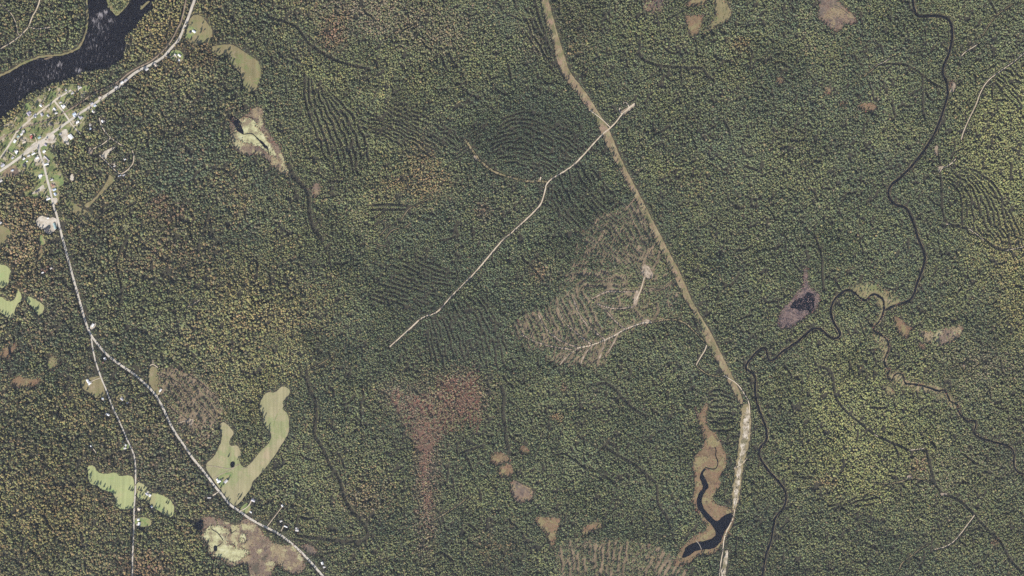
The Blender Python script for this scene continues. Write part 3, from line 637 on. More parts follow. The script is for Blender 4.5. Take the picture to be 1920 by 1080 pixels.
family([(1885,120),(1920,150)], [(1860,150),(1920,215)], 6, 1.2, .3)
family([(960,598),(972,625),(985,662)], [(1085,535),(1112,590),(1132,632)], 21, 1.8, .2)
family([(1130,640),(1125,660),(1118,690)], [(1060,658),(1040,672),(1030,680)], 12, 2.0, .25)
family([(1328,733),(1350,731),(1374,738)], [(1328,802),(1350,806),(1384,800)], 13, 1.1, .2)
family([(1048,1018),(1058,1085)], [(1175,1018),(1165,1085)], 18, 1.9, .25)
family([(1200,1075),(1230,1020)], [(1290,1085),(1300,1060)], 8, 2.70, .3)
family([(168,398),(205,368),(243,335)], [(196,430),(235,405),(268,380)], 6, 1.2, .4)
family([(300,705),(335,750),(362,815)], [(335,690),(385,728),(418,768)], 9, 3.20, .15)
family([(1180,385),(1205,420),(1225,465)], [(1195,375),(1215,410),(1235,450)], 4, 3.10, .1)
family([(1090,440),(1120,470),(1160,500)], [(1175,400),(1200,450),(1225,490)], 10, 1.3, .3)
family([(1075,560),(1100,530),(1180,550)], [(1060,500),(1100,500),(1180,530)], 6, 2.80, .3)
family([(880,240),(930,215)], [(850,300),(895,270)], 6, 1.0, .3)
family([(975,40),(1000,90),(1045,140)], [(1005,10),(1015,50),(1035,100)], 4, 1.0, .3)
family([(1650,940),(1560,955),(1530,972)], [(1640,925),(1570,945),(1540,950)], 3, 1.0, .3)
family([(1480,880),(1530,900)], [(1640,1000),(1700,1010)], 8, .9, .5)

# natural creases in the canopy: small runs, blowdowns, stand edges
for i in range(420):
    x, y = rng.uniform(-20, 1940), rng.uniform(-20, 1100); a = R(rng.normal(42, 28)) if rng.random() < .75 else R(rng.uniform(0, 180)); L_ = rng.uniform(8, 34)
    p = [(x, y)]
    for k in range(6):
        a += rng.normal(0, .28); x += math.cos(a) * L_ / 6; y += math.sin(a) * L_ / 6; p.append((x, y))
    part_line(smooth(p, 1), rng.uniform(2.4, 3.9))
# skid trails branching through the cutover
for i, p in enumerate(([(1160,622),(1150,645),(1138,662)], [(1135,637),(1130,655),(1124,672)], [(1110,647),(1096,664),(1088,684)], [(1085,652),(1062,668),(1050,684)], [(1172,617),(1150,600),(1130,575)],
          [(1135,637),(1105,615),(1085,590),(1075,560)], [(1110,647),(1080,625),(1055,600),(1045,575)], [(1085,652),(1050,640),(1020,615),(1010,590)], [(1072,655),(1035,650),(1000,640),(975,625)],
          [(1195,545),(1165,548),(1140,545),(1110,560)], [(1190,575),(1150,580),(1120,570)], [(1095,480),(1115,462),(1130,440)], [(1206,500),(1210,480),(1228,458)], [(1222,508),(1232,490),(1236,470)], [(1222,604),(1235,585),(1230,570)],
          [(1190,372),(1180,385),(1172,395)], [(1195,385),(1200,410),(1206,425)], [(1215,540),(1240,545),(1258,530)], [(300,700),(340,722),(380,762),(405,790)], [(322,688),(360,706),(405,745)], [(308,750),(335,775),(352,788)])):
    ribbon('skid_trail', p, 2.3, M_landing if i < 11 else M_slash, 'brown skid trail branching through partly cut woodland', 1.4, .5)
    tag(COL.objects[-1], group='skid trails of the cutover')
# random small canopy gaps and denser clumps
Yg, Xg = np.mgrid[0:H, 0:W]
vm = poly_mask(ragged(village, 1.5)); vs, vM = vm
dens[vs] *= np.where(vM & (dens[vs] > .3), np.where(N3(Xg[vs] - MG, Yg[vs] - MG, 8) > .5, 1.5, .35), 1)
gap = N2(Xg - MG, Yg - MG, 5.0) * .6 + N3(Xg - MG, Yg - MG, 11.0) * .4
dens *= np.where(gap < .32, .2, 1.0).astype(np.float32)
# ------------------------------------------------------------------ buildings
BUILD = []
WALLC = {'white': (.70, .69, .66), 'cream': (.58, .52, .42), 'grey': (.36, .36, .36), 'red': (.28, .07, .05), 'brown': (.20, .13, .09), 'blue': (.25, .31, .38), 'green': (.16, .24, .19)}
ROOFC = {'white': (.66, .66, .66), 'pale': (.45, .43, .42), 'grey': (.36, .35, .38), 'dark': (.05, .05, .06), 'red': (.34, .09, .07), 'rust': (.30, .17, .12), 'blue': (.42, .48, .56), 'teal': (.26, .36, .36), 'tan': (.48, .41, .33), 'mauve': (.30, .27, .33)}
M_glass = plain('window_glass', (.05, .06, .08), .15, .1, .5, .5)
M_door = plain('door_paint', (.16, .10, .07), .6)
M_brick = plain('chimney_brick', (.25, .11, .08), .9)
M_found = plain('concrete', (.42, .41, .39), .9)
def wall_m(c): return plain('siding_' + c, WALLC[c], .75, .06, .8, .2)
def roof_m(c): return plain('roofing_' + c, ROOFC[c], .6, .10, .35, .3)

def box_bm(bm, x0, x1, y0, y1, z0, z1):
    v = [bm.verts.new(p) for p in ((x0, y0, z0), (x1, y0, z0), (x1, y1, z0), (x0, y1, z0), (x0, y0, z1), (x1, y0, z1), (x1, y1, z1), (x0, y1, z1))]
    for f in ((3, 2, 1, 0), (4, 5, 6, 7), (0, 1, 5, 4), (1, 2, 6, 5), (2, 3, 7, 6), (3, 0, 4, 7)): bm.faces.new([v[i] for i in f])
def make_box(name, m, parent, *b):
    bm = bmesh.new(); box_bm(bm, *b); return bm_obj(name, bm, m, parent)
def gable_wall(L, D, h, rise, m, parent):
    a, b = L / 2, D / 2
    v = [(-a, -b, 0), (a, -b, 0), (a, b, 0), (-a, b, 0), (-a, -b, h), (a, -b, h), (a, b, h), (-a, b, h), (-a, 0, h + rise), (a, 0, h + rise)]
    f = [(0, 1, 5, 4), (2, 3, 7, 6), (1, 2, 6, 9, 5), (3, 0, 4, 8, 7), (4, 5, 9, 8), (6, 7, 8, 9)]
    return mesh_obj('wall', v, f, m, parent)
def gable_roof(L, D, h, rise, m, parent, over=.5, th=.22):
    a = L / 2 + over; b = D / 2 + over; e = rise / (D / 2)
    z0 = h - over * e + .06; z1 = h + rise + .06
    pr = [(-b, z0), (0, z1), (b, z0), (b, z0 + th), (0, z1 + th), (-b, z0 + th)]
    v = [(-a, y, z) for y, z in pr] + [(a, y, z) for y, z in pr]
    f = [(i, (i + 1) % 6, 6 + (i + 1) % 6, 6 + i) for i in range(6)] + [(5, 4, 1, 0), (4, 3, 2, 1), (6, 7, 10, 11), (7, 8, 9, 10)]
    o = mesh_obj('roof', v, f, m, parent)
    bm = bmesh.new(); bm.from_mesh(o.data); bmesh.ops.recalc_face_normals(bm, faces=bm.faces); bm.to_mesh(o.data); bm.free()
    return o
_shared = {}
def shared_box(key, m, dims):
    if key not in _shared:
        bm = bmesh.new(); a, b, c = dims; box_bm(bm, -a / 2, a / 2, -b / 2, b / 2, 0, c)
        me = bpy.data.meshes.new(key); bm.to_mesh(me); bm.free(); me.materials.append(m); _shared[key] = me
    return _shared[key]

def house(kind, x, y, L, D, ang, roof, wall, label, short, h=3.2, rise=None, wing=None, chimney=True, flat=False, group=None):
    L *= .86; D *= .84
    t = empty(kind, (wx(x), wy(y), .45), R(ang))
    tag(t, label, {'house': 'house', 'shed': 'shed', 'barn': 'barn', 'garage': 'garage', 'mobile_home': 'mobile home', 'store_building': 'store', 'workshop': 'workshop'}[kind], group or 'houses and sheds')
    wm, rm = wall_m(wall), roof_m(roof)
    rise = rise if rise is not None else D * .27
    make_box('foundation', M_found, t, -L / 2 - .05, L / 2 + .05, -D / 2 - .05, D / 2 + .05, -.45, .02)
    gable_wall(L, D, h, rise, wm, t)
    rf = gable_roof(L, D, h, rise, rm, t)
    if chimney:
        make_box('chimney', M_brick, rf, L * .18, L * .18 + .9, -.45, .45, h + rise - .6, h + rise + 1.1)
    if wing:
        wl, wd_, side = wing
        ww = mesh_obj('wing', *wing_mesh(wl, wd_, h * .85, wd_ * .27, D / 2, side, L), wm, t)
        wr = mesh_obj('wing_roof', *wing_roof(wl, wd_, h * .85, wd_ * .27, D / 2, side, L), rm, t)
    n = max(1, int(L / 4))
    for s in (-1, 1):
        for k in range(n):
            px = -L / 2 + (k + .5) * L / n
            if kind in ('house', 'mobile_home', 'store_building'):
                o = share('window', shared_box('window_pane', M_glass, (1.1, .12, 1.2)), t); o.location = (px + .7, s * (D / 2 + .03), 1.0)
    d = share('door', shared_box('door_leaf', M_door, (1.1, .12, 2.1)), t); d.location = (-L / 2 + .5 * L / n - .8, -D / 2 - .03, .02)
    if kind in ('barn', 'garage', 'workshop'):
        gme = shared_box('bay_door', wall_m('white') if wall != 'white' else wall_m('grey'), (.12, 3.0, 2.7))
        o = share('bay_door', gme, t); o.location = (L / 2 + .03, 0, .02)
    BUILD.append((x, y, max(L, D) / S, short))
    return t
def wing_mesh(wl, wd_, h, rise, off, side, L):
    b = wd_ / 2; y0 = side * (off - .05); y1 = side * (off + wl); cx = -L * .2
    v = [(cx - b, y0, 0), (cx + b, y0, 0), (cx + b, y1, 0), (cx - b, y1, 0), (cx - b, y0, h), (cx + b, y0, h), (cx + b, y1, h), (cx - b, y1, h), (cx, y0, h + rise), (cx, y1, h + rise)]
    f = [(0, 1, 5, 8, 4), (1, 2, 6, 5), (2, 3, 7, 9, 6), (3, 0, 4, 7), (4, 8, 9, 7), (5, 6, 9, 8)]
    return v, f
def wing_roof(wl, wd_, h, rise, off, side, L):
    over = .4; b = wd_ / 2 + over; e = rise / (wd_ / 2); y0 = side * (off - 1.2); y1 = side * (off + wl + over); cx = -L * .2
    z0 = h - over * e + .07; z1 = h + rise + .07
    v = [(cx - b, y0, z0), (cx, y0, z1), (cx + b, y0, z0), (cx - b, y1, z0), (cx, y1, z1), (cx + b, y1, z0)]
    v += [(p[0], p[1], p[2] + .2) for p in v]
    f = [(0, 3, 4, 1), (1, 4, 5, 2), (6, 7, 10, 9), (7, 8, 11, 10), (0, 6, 9, 3), (2, 5, 11, 8), (3, 9, 10, 4), (4, 10, 11, 5), (0, 1, 7, 6), (1, 2, 8, 7)]
    return v, f

HS = [
 # kind, x, y, L, D, ang, roof, wall, label, short name, options
 ('garage',77,198,10,9,-35,'white','white','small white-roofed garage at the end of a drive near the river','white garage by the river',{}),
 ('house',119.5,200,14,11,40,'white','white','white-roofed house with a blue-grey side on the cross street','white house on the cross street',{'wing':(5,6,1)}),
 ('house',113,192.5,9,7,40,'pale','white','small pale-roofed house at the corner of lane and cross street','corner house',{}),
 ('house',139.5,214,15,11,30,'blue','white','blue-grey roofed house with a white edge above the main road','blue-grey house above the main road',{'wing':(5,7,-1)}),
 ('house',152,221,14,9,40,'grey','grey','grey-roofed house below the main road with a small annex','grey house below the main road',{'wing':(6,6,1)}),
 ('house',145.6,229,13,9,30,'white','white','white-roofed house with a porch below the main road junction','white house with porch',{}),
 ('house',172.5,194.5,12,9,35,'grey','grey','grey-roofed house, western one of the twins beside the main road','western grey twin house',{}),
 ('house',178,198,10,8,35,'blue','white','grey-blue roofed house, eastern one of the twins beside the main road','eastern grey twin house',{}),
 ('shed',174.5,209,8,6,-50,'white','white','white-roofed shed at the end of the drive behind the twins','white shed behind the twins',{}),
 ('house',192.5,227.5,10,8,-60,'white','white','lone white-roofed cabin beside the sandy track into the woods','lone cabin by the sandy track',{}),
 ('shed',169,235,7,5,80,'pale','white','pale shed hidden among the trees, upper one of two','upper hidden shed',{}),
 ('shed',170,241.5,8,6,80,'blue','white','blue-grey shed hidden among the trees, lower one of two','lower hidden shed',{}),
 ('house',96,233,12,11,-50,'dark','brown','square black-roofed house beside a green lawn','black-roofed house',{}),
 ('garage',119,231,9,6,37,'dark','white','small black-roofed garage facing the main road','small black-roofed garage',{}),
 ('house',103,204.5,13,6,-50,'white','white','long narrow white-roofed house on the lawn by the cross street','narrow white house',{}),
 ('house',105.6,212,11,8,20,'pale','cream','pale-roofed house near an orange tree west of the cross street','pale house west of the cross street',{}),
 ('house',79,215,13,10,-60,'grey','white','grey-roofed house on the river lane, east of its neighbour','eastern lane house',{}),
 ('house',66,218,14,9,-35,'grey','grey','long grey-roofed house on the river lane','long grey lane house',{'wing':(5,6,1)}),
 ('house',54,214,17,11,-55,'mauve','grey','large mauve-roofed house set back from the river lane','mauve-roofed house',{'wing':(6,8,1)}),
 ('house',90.6,217,11,8,-50,'grey','cream','grey-roofed cottage under the trees below the river lane','cottage under the trees',{}),
 ('house',44,246,11,9,37,'pale','white','pale-roofed house east of the river lane with a dark gable','pale lane house',{}),
 ('house',41,251.5,11,8,37,'white','white','white-roofed house just below the pale one on the river lane','white lane house',{}),
 ('house',59,256,12,10,30,'red','white','red-roofed house with a pink annex on a brown lawn','red-roofed house',{'wing':(5,6,-1)}),
 ('house',74,258,12,9,30,'teal','white','teal-roofed house beside the wide gravel yard','teal-roofed house',{}),
 ('house',28,265,14,10,60,'white','white','big white-roofed house on the green lawn by the lane','big white lane house',{}),
 ('house',45,266.5,15,10,35,'tan','cream','tan-roofed house behind the trees off the lane','tan-roofed house',{}),
 ('shed',34,256,9,7,30,'teal','green','teal shed next to the river lane','teal shed',{}),
 ('store_building',133,256.5,20,16,-50,'white','white','large square white-roofed store at the gravel forecourt','large white store',{'h':4.6,'chimney':False,'rise':1.6}),
 ('garage',113,252,9,7,40,'grey','brown','grey-roofed garage west of the large white store','grey garage by the store',{}),
 ('house',86,271.5,11,9,-30,'mauve','white','mauve-roofed house on a round lawn below the gravel yard','mauve house on the round lawn',{}),
 ('house',150,164.5,14,8,25,'pale','cream','pale-roofed house at the upstream end of the village lawn','upstream house',{'wing':(5,6,1)}),
 ('shed',124,169.5,8,6,35,'grey','grey','grey shed at the top of the river lane','shed at the top of the lane',{}),
 ('house',136,175,11,8,35,'pale','grey','pale grey-roofed house at the top of the river lane','house at the top of the lane',{}),
 ('garage',187,183,11,9,35,'tan','cream','tan-roofed garage where the trees close over the main road','tan roadside garage',{}),
 ('house',218,163.5,13,8,35,'pale','white','pale-roofed house under tall trees, western of the roadside row','western roadside row house',{}),
 ('house',229,155,13,8,40,'white','white','white-roofed house, middle of the roadside row','middle roadside row house',{}),
 ('house',236,150.5,12,8,40,'grey','white','grey-roofed house, eastern of the roadside row','eastern roadside row house',{}),
 ('shed',94,167,7,5,-40,'tan','cream','tan shed on the river bank above the lane','tan river bank shed',{}),
 ('house',83,284,12,9,35,'white','white','white-roofed house in a dark grove east of the south road','white house in the grove',{}),
 ('house',31,284,12,9,30,'white','white','white-roofed house with a white annex between lane and main street','white house with annex',{'wing':(6,6,-1)}),
 ('house',63,288.5,16,6,30,'white','white','long white-roofed house north of the parking pad','long white house',{}),
 ('house',54,292,12,8,30,'pale','white','pale-roofed house south of the main street','pale house south of the main street',{}),
 ('house',24,296,11,8,35,'grey','white','grey-roofed house among trees north of the main street','grey house north of the main street',{}),
 ('house',45,297.5,10,8,40,'white','brown','small white-roofed house with dark walls south of the main street','small dark-walled house',{}),
 ('garage',70,296,13,8,30,'white','white','white-roofed garage standing on the parking pad','garage on the parking pad',{}),
 ('mobile_home',85.5,294.5,15,5,-40,'pale','white','pale mobile home east of the south road, upper of two','upper pale mobile home',{'chimney':False}),
 ('mobile_home',89.5,298.5,15,5,-50,'mauve','grey','mauve mobile home east of the south road, lower of two','lower mauve mobile home',{'chimney':False}),
 ('house',87.5,308,18,7,12,'white','white','long white-roofed house in front of a dark tree by the south road','long white house by the dark tree',{}),
 ('shed',51,302.5,6,5,20,'white','white','tiny white shed on the lawn beside the conifer row','tiny white shed',{}),
 ('house',46,310,14,10,-35,'dark','white','dark-roofed house with white gables on the lawn','dark-roofed house with white gables',{'wing':(5,6,1)}),
 ('store_building',5.5,310,18,12,37,'grey','grey','large grey-roofed building north of the main street at the western edge','large grey western building',{'h':4.2,'chimney':False}),
 ('shed',24,319,8,5,20,'blue','blue','small blue shed on the rough brown lot','small blue shed',{}),
 ('house',76,329,15,9,10,'white','white','white-roofed farmhouse with an ell at the end of its drive','white village farmhouse',{'wing':(7,6,-1)}),
 ('house',97.5,337,11,8,20,'pale','white','pale-roofed house on the eastern lawn of the south road','pale house on the eastern lawn',{}),
 ('house',70,358.5,17,7,25,'dark','white','long dark-roofed house with a white front beside the parking yard','long dark-roofed house',{}),
 ('house',100,348.5,12,9,30,'rust','brown','rust-roofed house crowded beside the south road','rust-roofed house',{'wing':(5,6,1)}),
 ('house',102.5,355.5,14,8,25,'blue','white','pale blue-roofed house below the rust-roofed one','pale blue-roofed house',{}),
 ('house',104,364,12,9,-55,'blue','blue','blue house with a dark shadowed side above the gravel lot','blue house above the gravel lot',{}),
 ('house',91,373,17,7,22,'white','white','long white-roofed house where the south road leaves the village','long white house at the village end',{}),
 ('house',2,339,12,9,30,'pale','white','pale-roofed house on the western edge below the village','pale house on the western edge',{}),
 ('mobile_home',224.5,329.5,13,4,25,'white','white','white trailer parked below the sandy loop road','white trailer below the loop road',{'chimney':False}),
 ('mobile_home',232.5,328.5,11,4,35,'grey','grey','grey trailer parked at the bend of the sandy loop road','grey trailer at the bend',{'chimney':False}),
 ('shed',215,311.5,10,4,35,'pale','white','pale lean-to shed inside the loop of the woodland pit','pale lean-to in the pit',{}),
 ('shed',235,299,8,5,20,'white','white','small white shed in the brush of the woodland pit','small white pit shed',{}),
 ('shed',90,409,8,6,15,'white','white','small white shed at the top of the highway yard','white shed of the highway yard',{}),
 ('workshop',103,424,25,8,-72,'teal','green','long teal-roofed workshop along the road side of the highway yard','long teal workshop',{'h':4.2,'chimney':False}),
 ('barn',89,429,17,15,40,'dark','brown','big black-roofed sand barn in the highway yard','big black sand barn',{'h':5.0,'chimney':False,'rise':4.0}),
 ('house',1,418,11,8,40,'pale','green','pale green-walled house on the western edge by the dry meadow','pale green house',{}),
 ('shed',96,503,9,6,40,'pale','white','pale shed in the woods west of the county road, upper of two','upper woodland shed',{}),
 ('shed',80.5,511,10,5,20,'white','white','white shed in the woods west of the county road, lower of two','lower woodland shed',{}),
 ('house',174,610,14,9,55,'white','white','white-roofed house with a pale drive above the road fork','white house above the fork',{}),
 ('house',197,672.5,11,9,-60,'white','white','white-roofed house squeezed between the two south roads','white house between the roads',{}),
 ('house',165,714.5,15,9,-60,'white','white','bright white-roofed farmhouse at the edge of the yard meadow','bright white farmhouse',{}),
 ('garage',168,719,10,8,30,'white','white','white-roofed garage touching the bright white farmhouse','garage of the bright farmhouse',{}),
 ('shed',193,747,8,6,0,'blue','white','blue-grey shed at the corner of the yard meadow','shed at the meadow corner',{}),
 ('house',229,748,13,9,-40,'grey','grey','grey-roofed cabin in the tiny clearing between the roads','grey cabin in the tiny clearing',{}),
 ('shed',238.5,755.5,5,4,0,'white','white','tiny white shed below the tiny clearing','shed below the tiny clearing',{}),
 ('house',202.5,777,15,8,-25,'white','white','white-roofed house in dark woods beside the narrow south road','white house in dark woods',{}),
 ('house',301,732,14,6,50,'white','white','long white-roofed house at the foot of the slender meadow','house of the slender meadow',{}),
 ('shed',171,836.5,8,6,-45,'white','white','white cabin at the end of the pale woodland drive','white woodland cabin',{}),
 ('house',234.5,840,11,8,10,'pale','brown','pale-roofed house on the lawn under the road bend','house under the road bend',{}),
 ('shed',236,834,6,5,0,'white','white','white shed above the house under the road bend','shed under the road bend',{}),
 ('house',276,926,13,9,-35,'grey','white','grey-roofed house among conifers on the eastern pasture','house among the conifers',{}),
 ('garage',281.5,929,10,7,50,'white','white','white-roofed garage behind the house among conifers','garage among the conifers',{}),
 ('shed',284.5,950,8,6,-30,'white','white','white-roofed shed at the lower edge of the eastern pasture','shed below the eastern pasture',{}),
 ('house',261,954,12,9,-30,'tan','cream','tan-roofed house under orange trees beside the narrow south road','tan house under the orange trees',{}),
 ('garage',259.5,974,9,8,10,'white','white','white-roofed garage on the roadside lawn, upper of the pair','upper roadside lawn garage',{}),
 ('house',261,982,13,10,80,'white','white','white-roofed house on the roadside lawn, lower of the pair','lower roadside lawn house',{}),
 ('house',410.5,902.5,15,10,25,'white','white','white-roofed farmhouse with an ell at the bottom of the hay field','hay field farmhouse',{'wing':(8,6,1)}),
 ('barn',424,902.5,16,10,45,'pale','grey','pale-roofed barn east of the hay field farmhouse','hay field barn',{'h':4.4,'chimney':False}),
 ('shed',417,898,6,5,0,'dark','brown','small dark shed between the farmhouse and the barn','small dark farm shed',{}),
 ('mobile_home',392.5,933,15,4.5,0,'pale','grey','pale mobile home in the woods across from the farm','mobile home across from the farm',{'chimney':False}),
 ('house',475,938,15,11,-25,'grey','white','grey-roofed house at the end of the curved pale drive','house at the curved drive',{}),
 ('mobile_home',470.5,960,10,4.5,-35,'white','white','short white trailer beside the county road lawn','short white trailer',{'chimney':False}),
 ('shed',529.5,948,9,7,-50,'white','white','white shed at the end of the straight drive','shed at the straight drive',{}),
 ('shed',527,977,10,7,25,'pale','white','pale shed in the trees between the two drives','shed between the drives',{}),
 ('mobile_home',536,987,15,4.5,-25,'white','white','long white trailer in the trees near the county road','long white trailer',{'chimney':False}),
 ('house',557,994,13,10,0,'pale','white','pale-roofed house on the last lawn above the bog creek','house above the bog creek',{'wing':(6,6,1)}),
 ('house',604.5,1056,12,9,-70,'white','white','white-roofed house beside the county road at the southern edge','southernmost white house',{}),
 ('garage',608,1063,9,7,20,'pale','white','pale-roofed garage below the southernmost white house','southernmost garage',{}),
 ('house',364,59,15,9,-33,'white','white','house with one white and one shaded roof slope beside the river road','house beside the river road',{}),
 ('garage',357,60.5,9,8,-33,'dark','white','dark-roofed garage on the pale drive beside the river road','dark garage beside the river road',{}),
 ('house',337,104,13,8,-40,'white','white','white-roofed house on the lawn below the river road','white house below the river road',{}),
 ('shed',329,102.5,8,6,-40,'pale','white','pale shed on the curved drive below the river road','pale shed on the curved drive',{}),
 ('shed',336,113,8,6,50,'white','white','white shed at the foot of the lawn below the river road','white shed at the lawn foot',{}),
 ('house',292,122,15,11,-50,'tan','cream','broad tan-roofed house just below the river road','broad tan house',{}),
 ('house',275.5,130,15,9,30,'pale','white','long pale-roofed house between road and wooded slope','long pale house on the slope',{}),
 ('shed',1667,734,0,0,0,'','','','',{}),
]
for k in HS:
    if not k[3]: continue
    house(*k[:10], **k[10])
    x, y, L = k[1], k[2], max(k[3], k[4]) / S
    line_apply([(x, y), (x - .1, y + 2.5)], L * .5 + 2.3, lambda s, M: dens[s].__setitem__(M, 0))

# pale drives and worn yards at the house doors
for x, y, L_, nm in [b for b in BUILD if b[0] < 260 and b[1] < 400 or b[0] < 300 and b[1] > 600]:
    if rng.random() < .25 or 'store' in nm or 'workshop' in nm or 'barn' in nm: continue
    a = rng.uniform(0, 6.28); ox, oy = math.cos(a) * L_ * .6, math.sin(a) * L_ * .6; r0, r1 = rng.uniform(1.6, 3.2), rng.uniform(1.0, 2.0)
    an = rng.uniform(0, 3.1); p = [(x + ox + r0 * math.cos(t) * math.cos(an) - r1 * math.sin(t) * math.sin(an), y + oy + r0 * math.cos(t) * math.sin(an) + r1 * math.sin(t) * math.cos(an)) for t in np.linspace(0, 5.6, 8)]
    sheet('driveway', p, M_gravel, 'pale worn ground beside the ' + nm, .8, z=LAYER[0] + .012); LAYER[0] += .012

# vehicles
M_tyre = plain('tyre_rubber', (.02, .02, .02), .9)
def vehicle(x, y, ang, c, cname, label, L=4.6):
    t = empty('parked_car', (wx(x), wy(y), .5), R(ang)); tag(t, label, 'car', 'parked vehicles')
    m = plain('car_paint_' + cname, c, .3, .03, .5, .5)
    bm = bmesh.new()
    box_bm(bm, -L / 2, L / 2, -.9, .9, .35, .95)
    for e in list(bm.verts):
        if e.co.z > .9: e.co.x *= .97; e.co.y *= .95
    bmesh.ops.bevel(bm, geom=bm.edges[:], offset=.12, segments=2, affect='EDGES')
    bm_obj('body', bm, m, t)
    v = [(-1.5, -.8, .93), (.9, -.8, .93), (.9, .8, .93), (-1.5, .8, .93), (-1.1, -.65, 1.5), (.3, -.65, 1.5), (.3, .65, 1.5), (-1.1, .65, 1.5)]
    mesh_obj('window', v, [(0, 1, 5, 4), (1, 2, 6, 5), (2, 3, 7, 6), (3, 0, 4, 7)], M_glass, t)
    mesh_obj('roof', [(-1.1, -.65, 1.5), (.3, -.65, 1.5), (.3, .65, 1.5), (-1.1, .65, 1.5), (-1.05, -.6, 1.56), (.25, -.6, 1.56), (.25, .6, 1.56), (-1.05, .6, 1.56)], [(3, 2, 1, 0), (4, 5, 6, 7), (0, 1, 5, 4), (1, 2, 6, 5), (2, 3, 7, 6), (3, 0, 4, 7)], m, t)
    for sx in (-1.4, 1.4):
        for sy in (-.82, .82):
            if 'wheel' not in _shared:
                bm = bmesh.new(); bmesh.ops.create_cone(bm, segments=12, radius1=.33, radius2=.33, depth=.22, cap_ends=True)
                bmesh.ops.rotate(bm, verts=bm.verts, matrix=__import__('mathutils').Matrix.Rotation(R(90), 3, 'X'))
                me = bpy.data.meshes.new('wheel'); bm.to_mesh(me); bm.free(); me.materials.append(M_tyre); _shared['wheel'] = me
            o = share('wheel', _shared['wheel'], t); o.location = (sx, sy, .33)
for a in ((122.5,260.5,60,(.75,.75,.75),'white','white car on the forecourt of the large white store'),
          (124.5,270,20,(.7,.72,.75),'silver','silver car at the foot of the store forecourt'),
          (122.5,271.5,20,(.06,.06,.08),'black','black car beside the silver one below the store forecourt'),
          (70.5,420.5,30,(.8,.8,.78),'white','white truck-like car alone on the west side of the highway yard'),
          (73.5,414.5,60,(.05,.05,.06),'black','black car alone at the top of the highway yard'),
          (92,262,35,(.3,.05,.05),'red','dark red car on the wide gravel yard'),
          (69,269.5,35,(.06,.06,.08),'black','black car driving on the main street by the gravel yard'),
          (84,353,40,(.75,.75,.75),'white','white car in the grey parking yard'),
          (167,722,20,(.75,.75,.75),'white','white car in front of the bright white farmhouse'),
          (419,905,45,(.10,.14,.25),'blue','blue car between farmhouse and barn at the hay field')):
    vehicle(*a)
# creek bridge
t = empty('bridge', (wx(1777), wy(172.3), .3), R(8)); tag(t, 'small pale plank bridge carrying a track over the dark creek', 'bridge')
M_plank = plain('bridge_planks', (.50, .44, .36), .85)
make_box('deck', M_plank, t, -8, 8, -2.2, 2.2, .45, .8)
for s in (-1, 1):
    make_box('kerb_beam', M_plank, t, -8, 8, s * 2.05 - .12, s * 2.05 + .12, .803, 1.1)

# ------------------------------------------------------------------ trees: crown meshes
def leaf_mat(name, attr_type):
    m, t, b = nodes_mat(name, .85, .12)
    at = t.nodes.new('ShaderNodeAttribute'); at.attribute_type = attr_type; at.attribute_name = 'col'
    tc = t.nodes.new('ShaderNodeTexCoord')
    nz = t.nodes.new('ShaderNodeTexNoise'); nz.inputs['Scale'].default_value = 3.0; nz.inputs['Detail'].default_value = 3
    t.links.new(tc.outputs['Object'], nz.inputs['Vector'])
    k = ramp(t, nz.outputs['Fac'], [(.3, (.72, .72, .72)), (.7, (1.25, 1.2, 1.15))])
    c = mix(t, 1.0, at.outputs['Color'], k, 'MULTIPLY')
    t.links.new(c, b.inputs['Base Color'])
    return m
M_leafI = leaf_mat('foliage', 'INSTANCER')
M_leafO = leaf_mat('foliage_single', 'OBJECT')
M_bark = plain('bark', (.13, .105, .085), .95)

def blob(bm, c, r, rg, sub=1):
    q = bmesh.ops.create_icosphere(bm, subdivisions=sub, radius=1.0)
    for v in q['verts']:
        k = rg.uniform(.75, 1.2)
        v.co = (c[0] + v.co.x * r * k, c[1] + v.co.y * r * k, c[2] + v.co.z * r * .8 * k)
def broad_crown(seed, n=7, sub=1):
    """unit crown: radius about 1, base at z=.5, top about z=2.4"""
    rg = random.Random(seed); bm = bmesh.new()
    blob(bm, (0, 0, 1.5), .62, rg, sub)
    for i in range(n):
        a = i * 2.4 + rg.uniform(-.4, .4); rr = rg.uniform(.38, .62); z = rg.uniform(.95, 1.95)
        blob(bm, (rr * math.cos(a), rr * math.sin(a), z), rg.uniform(.3, .46), rg, sub)
    me = bpy.data.meshes.new('crown'); bm.to_mesh(me); bm.free()
    return me
def conifer_crown(seed, tiers=5, pts=8, ZL=.6):
    """unit crown: base radius 1, from z=.4 to z=3.4; skirts of drooping branches"""
    rg = random.Random(seed); V = []; F = []
    for i in range(tiers):
        f = i / tiers
        z0 = ZL + (3.1 - ZL) * f; rad = (1 - f) ** .85 * rg.uniform(.9, 1.1); top = z0 + .75 * (1 - .35 * f)
        b = len(V); V.append((0, 0, min(top, 3.45)))
        ph = rg.uniform(0, 6)
        for k in range(pts * 2):
            a = ph + math.pi * k / pts
            r = rad * (rg.uniform(.9, 1.15) if k % 2 == 0 else rg.uniform(.5, .68))
            V.append((r * math.cos(a), r * math.sin(a), z0 - (.12 if k % 2 == 0 else -.12) + rg.uniform(-.05, .05)))
        for k in range(pts * 2): F.append((b, b + 1 + k, b + 1 + (k + 1) % (pts * 2)))
    me = bpy.data.meshes.new('crown'); me.from_pydata(V, [], F); me.update()
    return me
def trunk_mesh(h, r):
    bm = bmesh.new()
    bmesh.ops.create_cone(bm, segments=6, radius1=r, radius2=r * .35, depth=h, cap_ends=False)
    for v in bm.verts: v.co.z += h / 2
    me = bpy.data.meshes.new('trunk'); bm.to_mesh(me); bm.free(); me.materials.append(M_bark)
    return me

